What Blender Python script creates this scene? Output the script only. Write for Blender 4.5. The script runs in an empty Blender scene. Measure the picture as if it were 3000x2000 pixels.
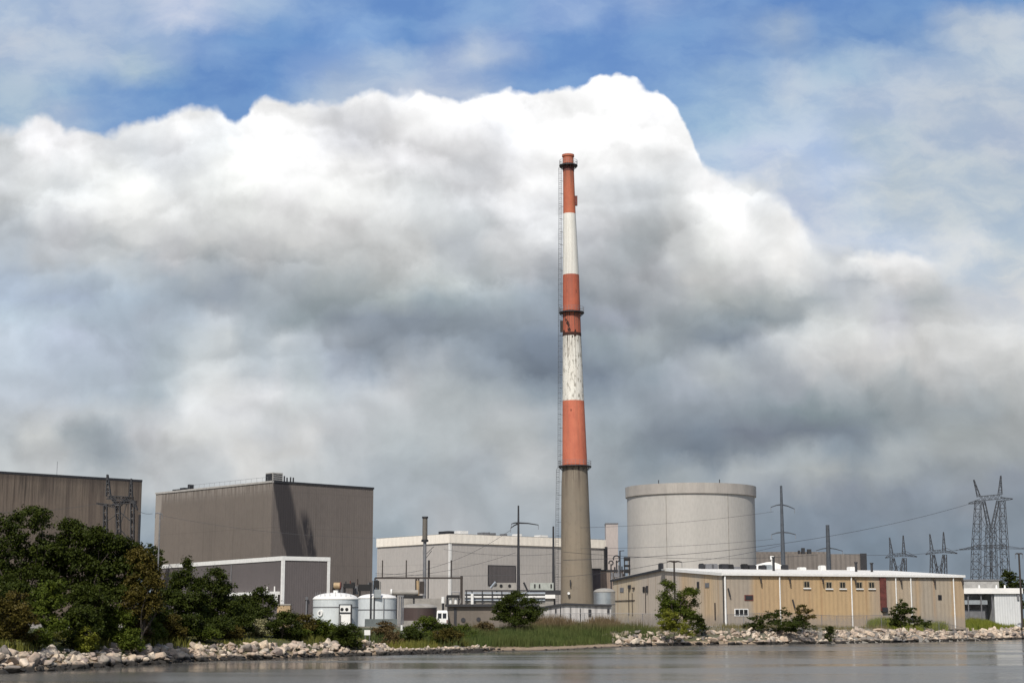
import bpy, math, random
import numpy as np
from mathutils import Vector

S = bpy.context.scene
COL = S.collection
R = math.radians
rng = np.random.default_rng(7)
random.seed(7)

# ------------------------------------------------------------------ camera model (metres, camera 4 m over the water)
FPX, HZ, CAMZ = 4800.0, 1810.0, 4.0
PITCH = math.atan((HZ - 1000.0) / FPX)

def ray(px, py):
    cx, cy = (px - 1500) / FPX, (1000 - py) / FPX
    return (cx, math.cos(PITCH) - cy * math.sin(PITCH), math.sin(PITCH) + cy * math.cos(PITCH))

def at(px, py, D):
    """world point seen at photo pixel (px, py), D metres north of the camera"""
    r = ray(px, py)
    return Vector((r[0] / r[1] * D, D, CAMZ + r[2] / r[1] * D))

def gx(px, D, py=1780):
    return at(px, py, D).x

def gz(py, D):
    return at(1500, py, D).z

# ------------------------------------------------------------------ scene graph helpers
def tag(o, label=None, cat=None, group=None, kind=None):
    if label: o['label'] = label
    if cat: o['category'] = cat
    if group: o['group'] = group
    if kind: o['kind'] = kind
    return o

def thing(name, loc, label, cat, group=None):
    o = bpy.data.objects.new(name, None)
    o.empty_display_size = 0.5
    COL.objects.link(o)
    o.location = loc
    return tag(o, label, cat, group)

class MB:
    """collects faces in world coordinates; build() links them as one mesh object"""
    def __init__(self):
        self.v, self.f, self.m, self.uv, self.sm = [], [], [], [], []
        self.mi = 0

    def face(self, pts, uv=None, smooth=False):
        n = len(self.v)
        self.v += [tuple(p) for p in pts]
        self.f.append(list(range(n, n + len(pts))))
        self.m.append(self.mi)
        self.sm.append(smooth)
        if uv is None:
            p = [Vector(q) for q in pts]
            nr = (p[1] - p[0]).cross(p[-1] - p[0])
            if nr.length > 0: nr.normalize()
            if abs(nr.z) > 0.75:
                uv = [(q.x, q.y) for q in p]
            else:
                t = Vector((-nr.y, nr.x, 0))
                if t.length > 0: t.normalize()
                uv = [(q.dot(t), q.z) for q in p]
        self.uv += [tuple(q[:2]) for q in uv]
        return self

    def hexa(self, b, t):
        """b, t: four bottom and four top points, counter-clockwise from above"""
        self.face([b[3], b[2], b[1], b[0]])
        self.face(t)
        for i in range(4):
            j = (i + 1) % 4
            self.face([b[i], b[j], t[j], t[i]])
        return self

    def box(self, x0, x1, y0, y1, z0, z1):
        b = [(x0, y0, z0), (x1, y0, z0), (x1, y1, z0), (x0, y1, z0)]
        return self.hexa(b, [(p[0], p[1], z1) for p in b])

    def rings(self, rings, closed=True, caps=(True, True), smooth=True, uvs=None):
        n = len(rings[0])
        acc = 0.0
        for k in range(len(rings) - 1):
            a, b = rings[k], rings[k + 1]
            for i in range(n if closed else n - 1):
                j = (i + 1) % n
                if uvs:
                    u0, u1 = uvs[0] * i / n, uvs[0] * (i + 1) / n
                    w = [(u0, a[i][2]), (u1, a[j][2]), (u1, b[j][2]), (u0, b[i][2])]
                else:
                    w = [(i * 0.3, acc), (i * 0.3 + 0.3, acc), (i * 0.3 + 0.3, acc + 1), (i * 0.3, acc + 1)]
                self.face([a[i], a[j], b[j], b[i]], w, smooth)
            acc += (Vector(b[0]) - Vector(a[0])).length
        if caps[0]: self.face(list(reversed(rings[0])))
        if caps[1]: self.face(rings[-1])
        return self

    def tube(self, p0, p1, r0, r1=None, n=6, smooth=True, caps=True):
        p0, p1 = Vector(p0), Vector(p1)
        r1 = r0 if r1 is None else r1
        d = (p1 - p0).normalized()
        a = d.orthogonal().normalized(); b = d.cross(a)
        rr = []
        for p, r in ((p0, r0), (p1, r1)):
            rr.append([p + (a * math.cos(2 * math.pi * i / n) + b * math.sin(2 * math.pi * i / n)) * r for i in range(n)])
        return self.rings(rr, caps=(caps, caps), smooth=smooth)

    def path(self, pts, r, n=6):
        for a, b in zip(pts[:-1], pts[1:]):
            self.tube(a, b, r, n=n, caps=True)
        return self

    def lathe(self, cx, cy, prof, n=48, caps=(False, True), smooth=True):
        rr = [[(cx + r * math.cos(2 * math.pi * i / n), cy + r * math.sin(2 * math.pi * i / n), z) for i in range(n)] for r, z in prof]
        return self.rings(rr, caps=caps, smooth=smooth, uvs=(2 * math.pi * max(p[0] for p in prof),))

    def build(self, name, mats, parent=None):
        if not isinstance(mats, (list, tuple)): mats = [mats]
        off = Vector(parent['_w']) if parent is not None and '_w' in parent else (parent.location if parent else Vector((0, 0, 0)))
        me = bpy.data.meshes.new(name)
        me.from_pydata([(p[0] - off[0], p[1] - off[1], p[2] - off[2]) for p in self.v], [], self.f)
        me.polygons.foreach_set('material_index', self.m)
        me.polygons.foreach_set('use_smooth', self.sm)
        u = me.uv_layers.new(name='UVMap')
        u.data.foreach_set('uv', np.array(self.uv, dtype=np.float32).ravel())
        for m in mats: me.materials.append(m)
        me.update()
        o = bpy.data.objects.new(name, me)
        COL.objects.link(o)
        if parent is not None: o.parent = parent
        return o


def part(mb, name, mat, parent, label=None):
    """a part (or sub-part): geometry in world coordinates, origin at the thing's base"""
    top = parent
    while top.parent is not None: top = top.parent
    off = top.location
    o = mb.build(name, mat, None)
    me = o.data
    co = np.empty(len(me.vertices) * 3, dtype=np.float32)
    me.vertices.foreach_get('co', co)
    co = co.reshape(-1, 3) - np.array(off, dtype=np.float32)
    me.vertices.foreach_set('co', co.ravel())
    me.update()
    o.parent = parent
    if label: o['label'] = label
    return o

def solo(mb, name, mat, loc, label, cat, group=None, kind=None):
    """a thing that is one mesh, origin at its base"""
    o = mb.build(name, mat, None)
    me = o.data
    co = np.empty(len(me.vertices) * 3, dtype=np.float32)
    me.vertices.foreach_get('co', co)
    co = co.reshape(-1, 3) - np.array(loc, dtype=np.float32)
    me.vertices.foreach_set('co', co.ravel())
    me.update()
    o.location = loc
    return tag(o, label, cat, group, kind)

class Fr:
    """building frame: origin at its nearest corner, e1 along one wall, e2 along the other"""
    def __init__(s, ox, oy, e1, e2):
        s.o = Vector((ox, oy)); s.e1 = Vector(e1).normalized(); s.e2 = Vector(e2).normalized()
    def pt(s, a, b, z):
        p = s.o + s.e1 * a + s.e2 * b
        return Vector((p.x, p.y, z))
    def t1(s, px, b=0.0, py=1720):
        """a on wall e1 (at depth b) seen at photo column px"""
        r = ray(px, py); k = r[0] / r[1]
        o = s.o + s.e2 * b
        return (k * o.y - o.x) / (s.e1.x - k * s.e1.y)
    def t2(s, px, a=0.0, py=1720):
        r = ray(px, py); k = r[0] / r[1]
        o = s.o + s.e1 * a
        return (k * o.y - o.x) / (s.e2.x - k * s.e2.y)
    def z1(s, py, a, b=0.0):
        return gz(py, s.pt(a, b, 0).y)

def fbox(mb, fr, a0, a1, b0, b1, z0, z1):
    q = [(a0, b0), (a1, b0), (a1, b1), (a0, b1)]
    P = [fr.pt(a, b, 0).to_2d() for a, b in q]
    area = sum(P[i].x * P[(i + 1) % 4].y - P[(i + 1) % 4].x * P[i].y for i in range(4))
    if area < 0: P.reverse()
    mb.hexa([(p.x, p.y, z0) for p in P], [(p.x, p.y, z1) for p in P])
    return mb
# ------------------------------------------------------------------ materials
def srgb(r, g, b):
    f = lambda c: (c / 255) / 12.92 if c / 255 <= 0.04045 else ((c / 255 + 0.055) / 1.055) ** 2.4
    return (f(r), f(g), f(b), 1.0)

class NT:
    def __init__(s, tree): s.t = tree; s.l = tree.links
    def n(s, typ, **kw):
        nd = s.t.nodes.new(typ)
        for k, v in kw.items():
            setattr(nd, k, v)
        return nd
    def link(s, a, b): s.l.new(a, b)
    def _in(s, sock, v):
        if hasattr(v, 'links') or isinstance(v, bpy.types.NodeSocket): s.l.new(v, sock)
        elif v is not None: sock.default_value = v
    def math(s, op, a, b=None, c=None, clamp=False):
        nd = s.n('ShaderNodeMath', operation=op, use_clamp=clamp)
        s._in(nd.inputs[0], a)
        if b is not None: s._in(nd.inputs[1], b)
        if c is not None: s._in(nd.inputs[2], c)
        return nd.outputs[0]
    def vmath(s, op, a, b=None, scale=None):
        nd = s.n('ShaderNodeVectorMath', operation=op)
        s._in(nd.inputs[0], a)
        if b is not None: s._in(nd.inputs[1], b)
        if scale is not None: s._in(nd.inputs['Scale'], scale)
        return nd.outputs[0]
    def noise(s, vec, scale, detail=4, rough=0.55, dist=0.0, color=False, dims='3D'):
        nd = s.n('ShaderNodeTexNoise', noise_dimensions=dims)
        s._in(nd.inputs['Vector'], vec)
        nd.inputs['Scale'].default_value = scale; nd.inputs['Detail'].default_value = detail
        nd.inputs['Roughness'].default_value = rough; nd.inputs['Distortion'].default_value = dist
        return nd.outputs['Color' if color else 'Fac']
    def mapr(s, v, a, b, c=0.0, d=1.0, smooth=True):
        nd = s.n('ShaderNodeMapRange', interpolation_type='SMOOTHSTEP' if smooth else 'LINEAR')
        nd.clamp = not smooth          # smoothstep clamps by itself
        s._in(nd.inputs[0], v)
        for i, q in ((1, a), (2, b), (3, c), (4, d)): s._in(nd.inputs[i], q)
        return nd.outputs[0]
    def mix(s, f, a, b, blend='MIX'):
        nd = s.n('ShaderNodeMix', data_type='RGBA', blend_type=blend, clamp_factor=True)
        s._in(nd.inputs[0], f); s._in(nd.inputs[6], a); s._in(nd.inputs[7], b)
        return nd.outputs[2]
    def comb(s, x, y, z=0.0):
        nd = s.n('ShaderNodeCombineXYZ')
        s._in(nd.inputs[0], x); s._in(nd.inputs[1], y); s._in(nd.inputs[2], z)
        return nd.outputs[0]
    def sep(s, v):
        nd = s.n('ShaderNodeSeparateXYZ'); s._in(nd.inputs[0], v)
        return nd.outputs
    def curve(s, v, pts):
        nd = s.n('ShaderNodeFloatCurve')
        c = nd.mapping.curves[0]
        c.points[0].location = pts[0]; c.points[1].location = pts[-1]
        for p in pts[1:-1]: c.points.new(*p)
        for p in c.points: p.handle_type = 'VECTOR'
        nd.mapping.use_clip = False
        nd.mapping.update()
        s._in(nd.inputs['Value'], v)
        return nd.outputs[0]
    def ramp(s, v, stops, interp='LINEAR'):
        nd = s.n('ShaderNodeValToRGB')
        cr = nd.color_ramp; cr.interpolation = interp
        cr.elements[0].position, cr.elements[0].color = stops[0]
        cr.elements[1].position, cr.elements[1].color = stops[-1]
        for p, c in stops[1:-1]:
            e = cr.elements.new(p); e.color = c
        s._in(nd.inputs[0], v)
        return nd.outputs[0]

def base_mat(name):
    m = bpy.data.materials.new(name); m.use_nodes = True
    nt = NT(m.node_tree)
    return m, nt, m.node_tree.nodes['Principled BSDF']

def uvs(nt):
    o = nt.sep(nt.n('ShaderNodeTexCoord').outputs['UV'])
    return o[0], o[1]

def bump(nt, bs, h, dist=0.02, strength=0.6):
    b = nt.n('ShaderNodeBump'); b.inputs['Distance'].default_value = dist; b.inputs['Strength'].default_value = strength
    nt.link(h, b.inputs['Height']); nt.link(b.outputs[0], bs.inputs['Normal'])

def wall_mat(name, c1, c2, rough=0.75, streak=0.35, streak_c=(0.03, 0.025, 0.02, 1), ribs=0.0, ribd=0.03, uramp=None,
             metallic=0.0, stain=None, ribc=0.12, seam=0.0):
    """painted cladding or concrete: mottled colour, vertical weather streaks, optional ribs (spacing m)"""
    m, nt, bs = base_mat(name)
    u, v = uvs(nt)
    big = nt.noise(nt.comb(u, v), 0.07, 5, 0.6)
    col = nt.mix(nt.mapr(big, 0.3, 0.7), c1, c2)
    if uramp:
        w = nt.math('ADD', u, nt.math('MULTIPLY', nt.math('SUBTRACT', nt.noise(nt.comb(u, v), 0.5, 3), 0.5), 1.2))
        t = nt.mapr(w, uramp[0], uramp[1], smooth=False)
        col = nt.mix(0.82, col, nt.ramp(t, uramp[2]))
    s1 = nt.noise(nt.comb(nt.math('MULTIPLY', u, 1.3), nt.math('MULTIPLY', v, 0.035)), 1.0, 6, 0.65)
    fine = nt.noise(nt.comb(nt.math('MULTIPLY', u, 2.0), nt.math('MULTIPLY', v, 0.6)), 1.0, 5, 0.6)
    sm = nt.math('MULTIPLY', nt.mapr(s1, 0.5, 0.75), streak)
    col = nt.mix(sm, col, streak_c)
    col = nt.mix(nt.mapr(fine, 0.35, 0.75, 0.0, 0.22), col, nt.mix(0.5, col, (0.02, 0.018, 0.015, 1)))
    h = fine
    if ribs:
        saw = nt.math('PINGPONG', u, ribs / 2)
        rb = nt.mapr(saw, ribs * 0.12, ribs * 0.3)
        col = nt.mix(nt.math('MULTIPLY', nt.math('SUBTRACT', 1.0, rb), ribc), col, (0.02, 0.02, 0.02, 1))
        h = nt.math('ADD', nt.math('MULTIPLY', fine, 0.15), rb)
    if seam:
        sw = nt.math('PINGPONG', v, seam / 2)
        col = nt.mix(nt.mapr(sw, 0.0, 0.12, 0.18, 0.0), col, (0.04, 0.035, 0.03, 1))
    if stain: col = stain(nt, u, v, col)
    nt.link(col, bs.inputs['Base Color'])
    bs.inputs['Roughness'].default_value = rough
    bs.inputs['Metallic'].default_value = metallic
    bump(nt, bs, h, ribd, 0.5)
    return m

def plain(name, c, rough=0.6, metallic=0.0, var=0.25, scale=1.5):
    m, nt, bs = base_mat(name)
    p = nt.n('ShaderNodeTexCoord').outputs['Object']
    f = nt.noise(p, scale, 5, 0.62)
    d = tuple(x * (1 - var) for x in c[:3]) + (1,)
    nt.link(nt.mix(nt.mapr(f, 0.3, 0.7), c, d), bs.inputs['Base Color'])
    bs.inputs['Roughness'].default_value = rough; bs.inputs['Metallic'].default_value = metallic
    bump(nt, bs, f, 0.01, 0.4)
    return m

def glass_mat(name, c=(0.01, 0.012, 0.014, 1)):
    m, nt, bs = base_mat(name)
    bs.inputs['Base Color'].default_value = c; bs.inputs['Roughness'].default_value = 0.12
    f = nt.noise(nt.n('ShaderNodeTexCoord').outputs['Object'], 0.8, 2)
    bump(nt, bs, f, 0.01, 0.2)
    return m

def leaf_mat(name, c1, c2, c3=None):
    m, nt, bs = base_mat(name)
    g = nt.n('ShaderNodeNewGeometry')
    f = nt.noise(g.outputs['Position'], 0.55, 4, 0.6)
    col = nt.mix(nt.mapr(f, 0.32, 0.68), c1, c2)
    rnd = g.outputs['Random Per Island']
    col = nt.mix(nt.math('MULTIPLY', rnd, 0.55), col, c3 or tuple(x * 1.7 for x in c2[:3]) + (1,))
    nt.link(col, bs.inputs['Base Color'])
    bs.inputs['Roughness'].default_value = 0.55
    bs.inputs['Specular IOR Level'].default_value = 0.12
    tr = nt.n('ShaderNodeBsdfTranslucent'); nt.link(col, tr.inputs['Color'])
    mx = nt.n('ShaderNodeMixShader'); mx.inputs[0].default_value = 0.15
    nt.link(bs.outputs[0], mx.inputs[1]); nt.link(tr.outputs[0], mx.inputs[2])
    nt.link(mx.outputs[0], m.node_tree.nodes['Material Output'].inputs['Surface'])
    return m

M = {}
def g(v, t=0.0): return (v * (1 + t), v, v * (1 - t), 1)

M['white'] = plain('white_paint', (0.78, 0.77, 0.74, 1), 0.5, var=0.12)
M['roofwhite'] = plain('white_roof', (0.82, 0.80, 0.76, 1), 0.55, var=0.10, scale=0.4)
M['dark'] = plain('dark_steel', (0.028, 0.028, 0.032, 1), 0.55)
M['black'] = plain('black_opening', (0.008, 0.008, 0.009, 1), 0.7)
M['grey'] = plain('grey_steel', (0.22, 0.22, 0.23, 1), 0.5, 0.3)
M['lattice'] = plain('weathered_lattice_steel', (0.06, 0.062, 0.07, 1), 0.6, 0.2)
M['pole'] = plain('weathered_pole_steel', (0.075, 0.085, 0.1, 1), 0.6, 0.2)
M['wood'] = plain('creosoted_wood', (0.045, 0.035, 0.03, 1), 0.8)
M['rust'] = plain('rusty_red_paint', (0.16, 0.045, 0.035, 1), 0.75, var=0.5)
M['ochre'] = plain('ochre_paint', (0.42, 0.30, 0.17, 1), 0.7)
M['silver'] = plain('silver_cladding', (0.55, 0.58, 0.6, 1), 0.32, 0.75, var=0.25, scale=0.7)
M['concrete'] = plain('pale_concrete', (0.33, 0.31, 0.28, 1), 0.85, var=0.3, scale=0.6)
M['glass'] = glass_mat('dark_glass')
M['flatroof'] = plain('grey_roof_felt', (0.16, 0.16, 0.16, 1), 0.9)
M['wire'] = plain('dull_cable', (0.06, 0.06, 0.065, 1), 0.6)
M['tyre'] = plain('tyre_rubber', (0.02, 0.02, 0.02, 1), 0.9)
# ------------------------------------------------------------------ sky: Nishita air plus procedural clouds, laid out by direction
SUN_EL, SUN_AZ = R(47), R(196)          # azimuth clockwise from +Y (north, the way we look)
sun_dir = Vector((math.sin(SUN_AZ) * math.cos(SUN_EL), math.cos(SUN_AZ) * math.cos(SUN_EL), math.sin(SUN_EL)))

# cloud tones (photo px, py -> sRGB); HIGH: thin high cloud and blue air, LOW: the cumulus bank and the grey layers under it
HIGH = """
0 0 172 190 214|300 0 160 180 210|550 30 184 197 222|700 20 160 183 214|900 20 124 158 206|1200 0 108 146 200|1500 60 128 162 208|1650 40 140 168 212|1900 10 140 166 208|1820 60 118 152 204
2100 0 112 148 200|2400 0 104 142 197|2700 0 108 146 198|3000 0 114 150 198|0 150 178 192 212|150 180 170 188 212|300 150 165 184 210|450 130 160 182 212|600 120 128 160 206|400 200 172 192 208
750 100 106 146 200|900 120 108 148 202|1050 110 130 165 212|1200 100 106 146 200|1320 110 120 154 204|1500 110 134 162 208|1650 120 112 150 203|1800 150 110 148 202|1950 100 112 150 202|2100 120 122 156 204
2320 110 150 172 202|2250 200 134 165 206|2400 120 112 148 198|2600 120 114 150 198|2750 160 130 160 200|2880 110 174 189 208|3000 80 180 194 212|2950 160 176 192 210|0 250 160 182 206|200 260 150 178 208|350 260 120 155 202
500 270 106 146 198|650 250 104 142 196|800 220 106 146 200|930 190 140 168 210|1000 240 160 180 208|1130 200 165 186 214|1300 190 150 172 208|1400 150 174 190 214|1470 150 150 172 208|1560 190 112 150 203|1700 220 114 152 204
1900 200 118 154 204|2000 280 132 166 208|2200 260 150 178 210|2320 230 180 196 216|2450 200 156 182 210|2600 170 158 180 208|2700 210 182 196 214|2850 180 182 196 212|3000 150 180 196 214|0 330 158 182 206|180 330 168 186 210
300 330 140 170 208|400 320 118 154 202|600 300 104 143 197|1050 250 168 186 212|1300 250 170 186 212|1500 230 120 155 204|2050 350 152 182 212|2200 350 172 194 218|2400 320 172 192 216|2600 300 174 190 212|2800 280 176 190 208|3000 280 176 190 208
2050 450 172 194 220|2200 450 182 198 224|2400 430 180 198 224|2600 420 178 194 210|2800 400 176 190 208|3000 420 178 190 208|2250 520 196 206 220|2450 530 184 200 224|2600 550 184 196 206|2800 550 180 194 208|3000 550 178 192 206
2350 620 190 200 218|2500 620 188 202 218|2700 620 186 198 210|2900 620 180 194 208|2450 700 190 202 220|2600 720 196 208 224|2800 720 198 208 220|3000 720 190 202 212|2450 780 182 190 200|2850 800 196 206 216|3000 800 196 204 212
2900 900 200 206 214|3000 950 205 209 214|2450 850 184 190 198
"""
LOW = """
0 370 228 231 236|100 385 246 246 249|200 420 240 240 243|320 400 226 229 233|430 370 236 238 240|540 330 250 250 250|650 370 240 243 246|760 330 255 255 255|880 330 255 255 255|960 330 236 238 243|1080 290 252 252 252
1100 330 236 237 240|1240 280 250 250 252|1280 330 255 255 255|1370 330 252 252 254|1480 300 255 255 255|1600 280 255 255 255|1780 250 255 255 255|1940 300 252 252 255|2010 380 255 255 255
0 440 214 219 222|120 450 250 249 251|240 455 252 252 252|320 430 226 229 232|420 420 215 220 225|520 440 216 218 222|640 430 234 238 240|760 410 255 255 255|880 400 255 255 255|960 400 238 239 243|1050 400 228 230 236
1150 400 238 238 240|1250 360 254 254 254|1350 360 250 250 252|1400 400 250 250 252|1480 360 228 231 237|1540 370 255 255 255|1700 380 255 255 255|1850 400 255 255 255|1980 430 252 252 252
0 520 216 220 224|100 520 220 224 225|200 520 214 219 222|300 500 226 229 229|400 560 246 247 244|520 500 214 218 222|600 540 236 239 238|720 500 250 251 248|850 480 255 255 255|940 500 255 255 255|1050 500 255 255 255|1150 480 242 242 245
1250 470 240 240 243|1330 440 248 248 250|1400 470 226 229 234|1480 480 240 241 245|1540 500 253 253 254|1650 480 253 253 253|1800 450 252 252 252|1900 470 238 240 241|2000 500 234 236 238|2060 530 252 252 252|2110 520 246 246 248|2200 540 222 226 228
0 600 198 203 206|120 600 214 218 220|250 600 228 230 230|400 620 230 231 230|550 600 224 226 226|700 600 236 238 236|820 600 236 236 236|950 580 244 245 243|1070 560 242 243 242|1150 560 230 232 233|1250 560 214 218 220|1350 540 224 226 230
1430 560 226 228 232|1520 570 248 248 249|1560 620 232 234 238|1700 560 232 234 236|1800 560 218 222 226|1900 560 212 217 222|1970 560 224 228 230|2040 600 234 236 236|2100 590 255 254 252|2180 590 238 239 240|2250 590 216 220 224|2320 630 232 232 232
0 680 176 184 192|200 680 194 197 202|400 680 208 210 210|600 680 208 210 210|800 680 214 215 214|1000 660 216 216 216|1150 650 214 216 216|1280 640 200 204 206|1400 640 192 198 202|1520 660 214 216 219|1600 680 216 218 220|1750 660 204 206 210|1880 660 192 198 202|2000 660 210 213 214
2080 680 226 227 225|2160 690 246 245 244|2250 680 226 228 228|2330 690 247 246 244|2400 710 218 222 228|0 750 170 181 192|150 750 178 184 190|300 740 184 190 194|500 750 188 190 194|750 730 198 200 202|1000 740 188 190 190|1200 740 196 198 198|1350 740 180 186 192|1500 740 194 196 198
1700 730 184 188 194|1850 730 178 186 192|2000 750 198 201 202|2100 750 214 216 214|2200 740 222 223 222|2320 750 238 237 235|2400 770 216 220 222|2500 750 236 238 238|2560 770 244 243 242|2650 760 240 241 242|2750 790 236 236 236
0 810 162 178 198|200 810 164 178 192|400 800 168 178 186|600 790 172 180 186|800 790 174 180 184|1000 790 172 178 180|1150 790 184 186 186|1300 800 176 182 182|1450 800 166 174 178|1550 800 174 178 184|1750 800 168 174 180|1900 800 176 180 186|2050 820 200 201 200|2200 810 208 209 210
2330 810 226 226 224|2430 820 186 192 200|2530 820 174 182 190|2600 810 236 236 236|2680 820 236 235 234|2720 830 178 186 190|2800 830 198 203 210
0 870 172 190 212|200 870 160 176 198|350 870 156 172 188|500 860 154 168 182|650 850 150 162 176|800 840 158 168 176|1000 850 152 164 170|1150 850 160 170 172|1300 860 142 156 164|1450 860 144 156 164|1600 860 140 152 164|1800 860 152 160 168|1950 860 172 178 184|2100 870 180 186 186|2250 870 176 184 186
2400 870 174 184 190|2480 870 186 192 200|2540 875 214 218 220|2620 880 190 196 206|2720 880 178 186 190|2850 890 198 202 208|3000 880 202 204 208
0 940 178 196 212|150 940 170 186 202|300 930 160 176 192|450 940 156 168 182|540 930 166 180 194|650 930 182 190 198|750 920 160 172 182|900 930 146 160 168|1050 930 138 150 164|1200 930 128 140 154|1350 930 126 138 150|1500 930 136 148 160|1650 930 136 148 162|1800 930 148 156 170|1950 940 160 170 178
2080 930 158 170 178|2200 930 148 162 172|2300 940 164 176 184|2400 950 208 213 214|2500 940 214 218 217|2600 950 198 200 208|2750 950 206 208 208|2850 940 214 216 216|2960 960 222 223 222
0 1000 186 199 214|200 1000 180 192 212|350 1000 164 178 194|480 1000 162 176 188|580 990 178 188 196|650 1000 196 201 202|730 1000 160 172 182|820 1010 182 189 194|900 1010 164 174 184|1000 1010 156 166 178|1100 1010 138 150 164|1220 1010 134 146 160|1350 1010 130 142 154|1450 1010 122 135 150|1600 1010 118 132 150|1750 1010 140 154 164|1900 1010 160 170 176
2000 1010 150 162 172|2130 1000 132 146 162|2220 1010 160 170 182|2300 1000 202 206 208|2420 1010 218 219 218|2550 1010 222 222 220|2700 1010 214 214 212|2850 1010 212 213 212|3000 1010 214 215 213
0 1070 178 192 206|200 1070 168 182 198|350 1070 166 178 194|480 1080 160 174 184|560 1080 190 198 202|700 1060 180 188 194|780 1070 162 174 184|900 1070 166 178 186|1000 1070 146 158 176|1100 1070 142 156 172|1180 1060 164 172 180|1280 1060 160 168 176|1380 1070 140 152 164|1470 1080 122 135 150|1600 1090 114 128 146|1750 1080 118 132 150|1900 1070 138 152 164
2030 1070 164 172 182|2120 1070 180 187 189|2250 1060 168 176 184|2400 1070 196 198 200|2550 1070 206 206 206|2750 1070 204 205 205|2950 1070 198 200 200
0 1140 186 197 210|150 1130 178 190 204|300 1130 168 182 196|450 1130 166 180 190|560 1130 202 206 208|650 1130 208 210 210|800 1130 206 208 211|920 1140 182 190 194|1020 1130 172 180 188|1150 1130 184 188 192|1300 1130 174 182 186|1450 1130 164 174 180|1560 1150 134 148 160|1700 1150 128 142 156|1850 1130 138 150 162|2000 1140 156 166 178
2150 1140 158 168 178|2300 1130 164 172 182|2450 1130 172 180 186|2600 1130 176 184 188|2800 1130 186 190 192|3000 1130 188 192 193
0 1210 192 200 207|150 1210 194 200 206|300 1210 186 194 200|450 1220 188 195 201|560 1240 204 206 208|700 1200 206 208 211|850 1210 196 200 202|1000 1210 188 193 198|1150 1200 180 186 190|1300 1210 176 184 188|1500 1200 178 184 188|1620 1210 164 174 182|1800 1210 152 164 174|1950 1210 142 154 166|2100 1210 140 152 164|2250 1200 136 150 160|2400 1200 134 150 158|2550 1200 142 156 164|2700 1210 162 172 178|2850 1200 168 178 184|3000 1200 176 182 184
0 1280 182 190 196|110 1270 208 211 210|220 1280 168 180 188|320 1290 162 174 184|420 1270 196 198 202|560 1270 210 212 210|680 1290 210 212 212|800 1280 196 200 204|900 1290 202 203 203|1000 1280 188 193 198|1150 1280 180 188 192|1300 1290 178 186 190|1480 1280 178 184 186|1650 1280 166 176 184|1800 1280 154 166 174|1930 1280 128 140 154|2050 1280 122 136 152|2200 1280 122 132 148|2350 1280 124 136 152|2500 1280 128 142 158|2620 1280 150 162 170|2800 1280 166 174 176|3000 1280 172 178 180
0 1350 196 202 205|150 1340 198 202 204|320 1340 166 178 188|450 1350 196 200 203|600 1350 196 200 203|720 1330 212 212 210|850 1340 204 205 204|1000 1350 186 193 198|1200 1350 176 186 192|1400 1350 174 182 189|1560 1370 194 198 200|1750 1340 162 172 180|1900 1350 136 150 162|2050 1340 118 132 148|2200 1345 136 148 160|2350 1340 156 166 172|2480 1330 136 150 162|2650 1340 166 174 178|2800 1340 168 175 178|3000 1330 168 176 180
0 1400 198 204 206|300 1400 188 196 201|600 1400 192 198 202|900 1400 192 198 201|1150 1410 172 182 190|1400 1400 168 178 186|1600 1400 182 188 192|1800 1400 162 173 181|2000 1400 158 168 174|2200 1395 170 177 180|2400 1395 172 178 179|2600 1390 164 173 178|2750 1400 152 163 173|3000 1390 146 156 169
0 1480 196 202 205|1150 1470 170 180 188|1400 1480 170 179 186|1600 1470 172 180 186|1800 1470 158 169 179|2250 1460 146 156 168|2450 1450 142 153 168|2650 1450 136 148 163|2850 1450 146 156 168|3000 1450 140 152 166
430 1560 165 180 192|1150 1540 160 174 184|1320 1530 178 184 190|1500 1540 166 176 184|1750 1540 142 157 172|2250 1540 132 148 164|2450 1530 130 145 162|2700 1530 134 148 163|3000 1530 134 148 162|0 1640 150 168 184|450 1640 150 168 186|1130 1640 150 166 182|1750 1640 136 152 168|2300 1610 124 140 158|2550 1600 128 146 164|2800 1600 132 148 164|3000 1620 130 146 162|0 1780 150 166 180|1500 1780 150 164 178|3000 1780 132 148 164
"""
EDGE = [(-300, 372), (0, 366), (40, 356), (80, 341), (120, 337), (160, 350), (200, 375), (250, 381), (300, 372), (340, 372), (380, 356), (420, 352), (460, 340), (490, 316), (530, 306), (560, 302), (600, 310), (640, 318),
        (670, 340), (700, 344), (730, 311), (760, 288), (790, 283), (808, 294), (850, 286), (900, 281), (950, 281), (1000, 284), (1050, 263), (1090, 255), (1140, 268), (1170, 269), (1200, 270), (1230, 252), (1252, 257),
        (1280, 280), (1330, 291), (1370, 276), (1400, 269), (1450, 253), (1480, 248), (1510, 258), (1540, 250), (1590, 250), (1612, 262), (1650, 256), (1680, 243), (1710, 240), (1740, 226), (1770, 216), (1800, 216),
        (1830, 226), (1860, 235), (1900, 250), (1950, 272), (1980, 300), (2000, 335), (2028, 395), (2036, 420), (2044, 458), (2100, 492), (2150, 512), (2215, 522), (2262, 552), (2310, 588), (2350, 632), (2380, 682),
        (2408, 722), (2432, 752), (2452, 762), (2475, 748), (2550, 736), (2640, 734), (2700, 745), (2760, 772), (2800, 800), (2850, 838), (2900, 860), (3000, 880), (3300, 900)]

U0, U1, V0, V1, NC, NR = -0.33, 0.33, -0.01, 0.39, 61, 34

def uv_of(px, py):
    r = ray(px, py)
    return r[0] / r[1], r[2] / r[1]

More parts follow.
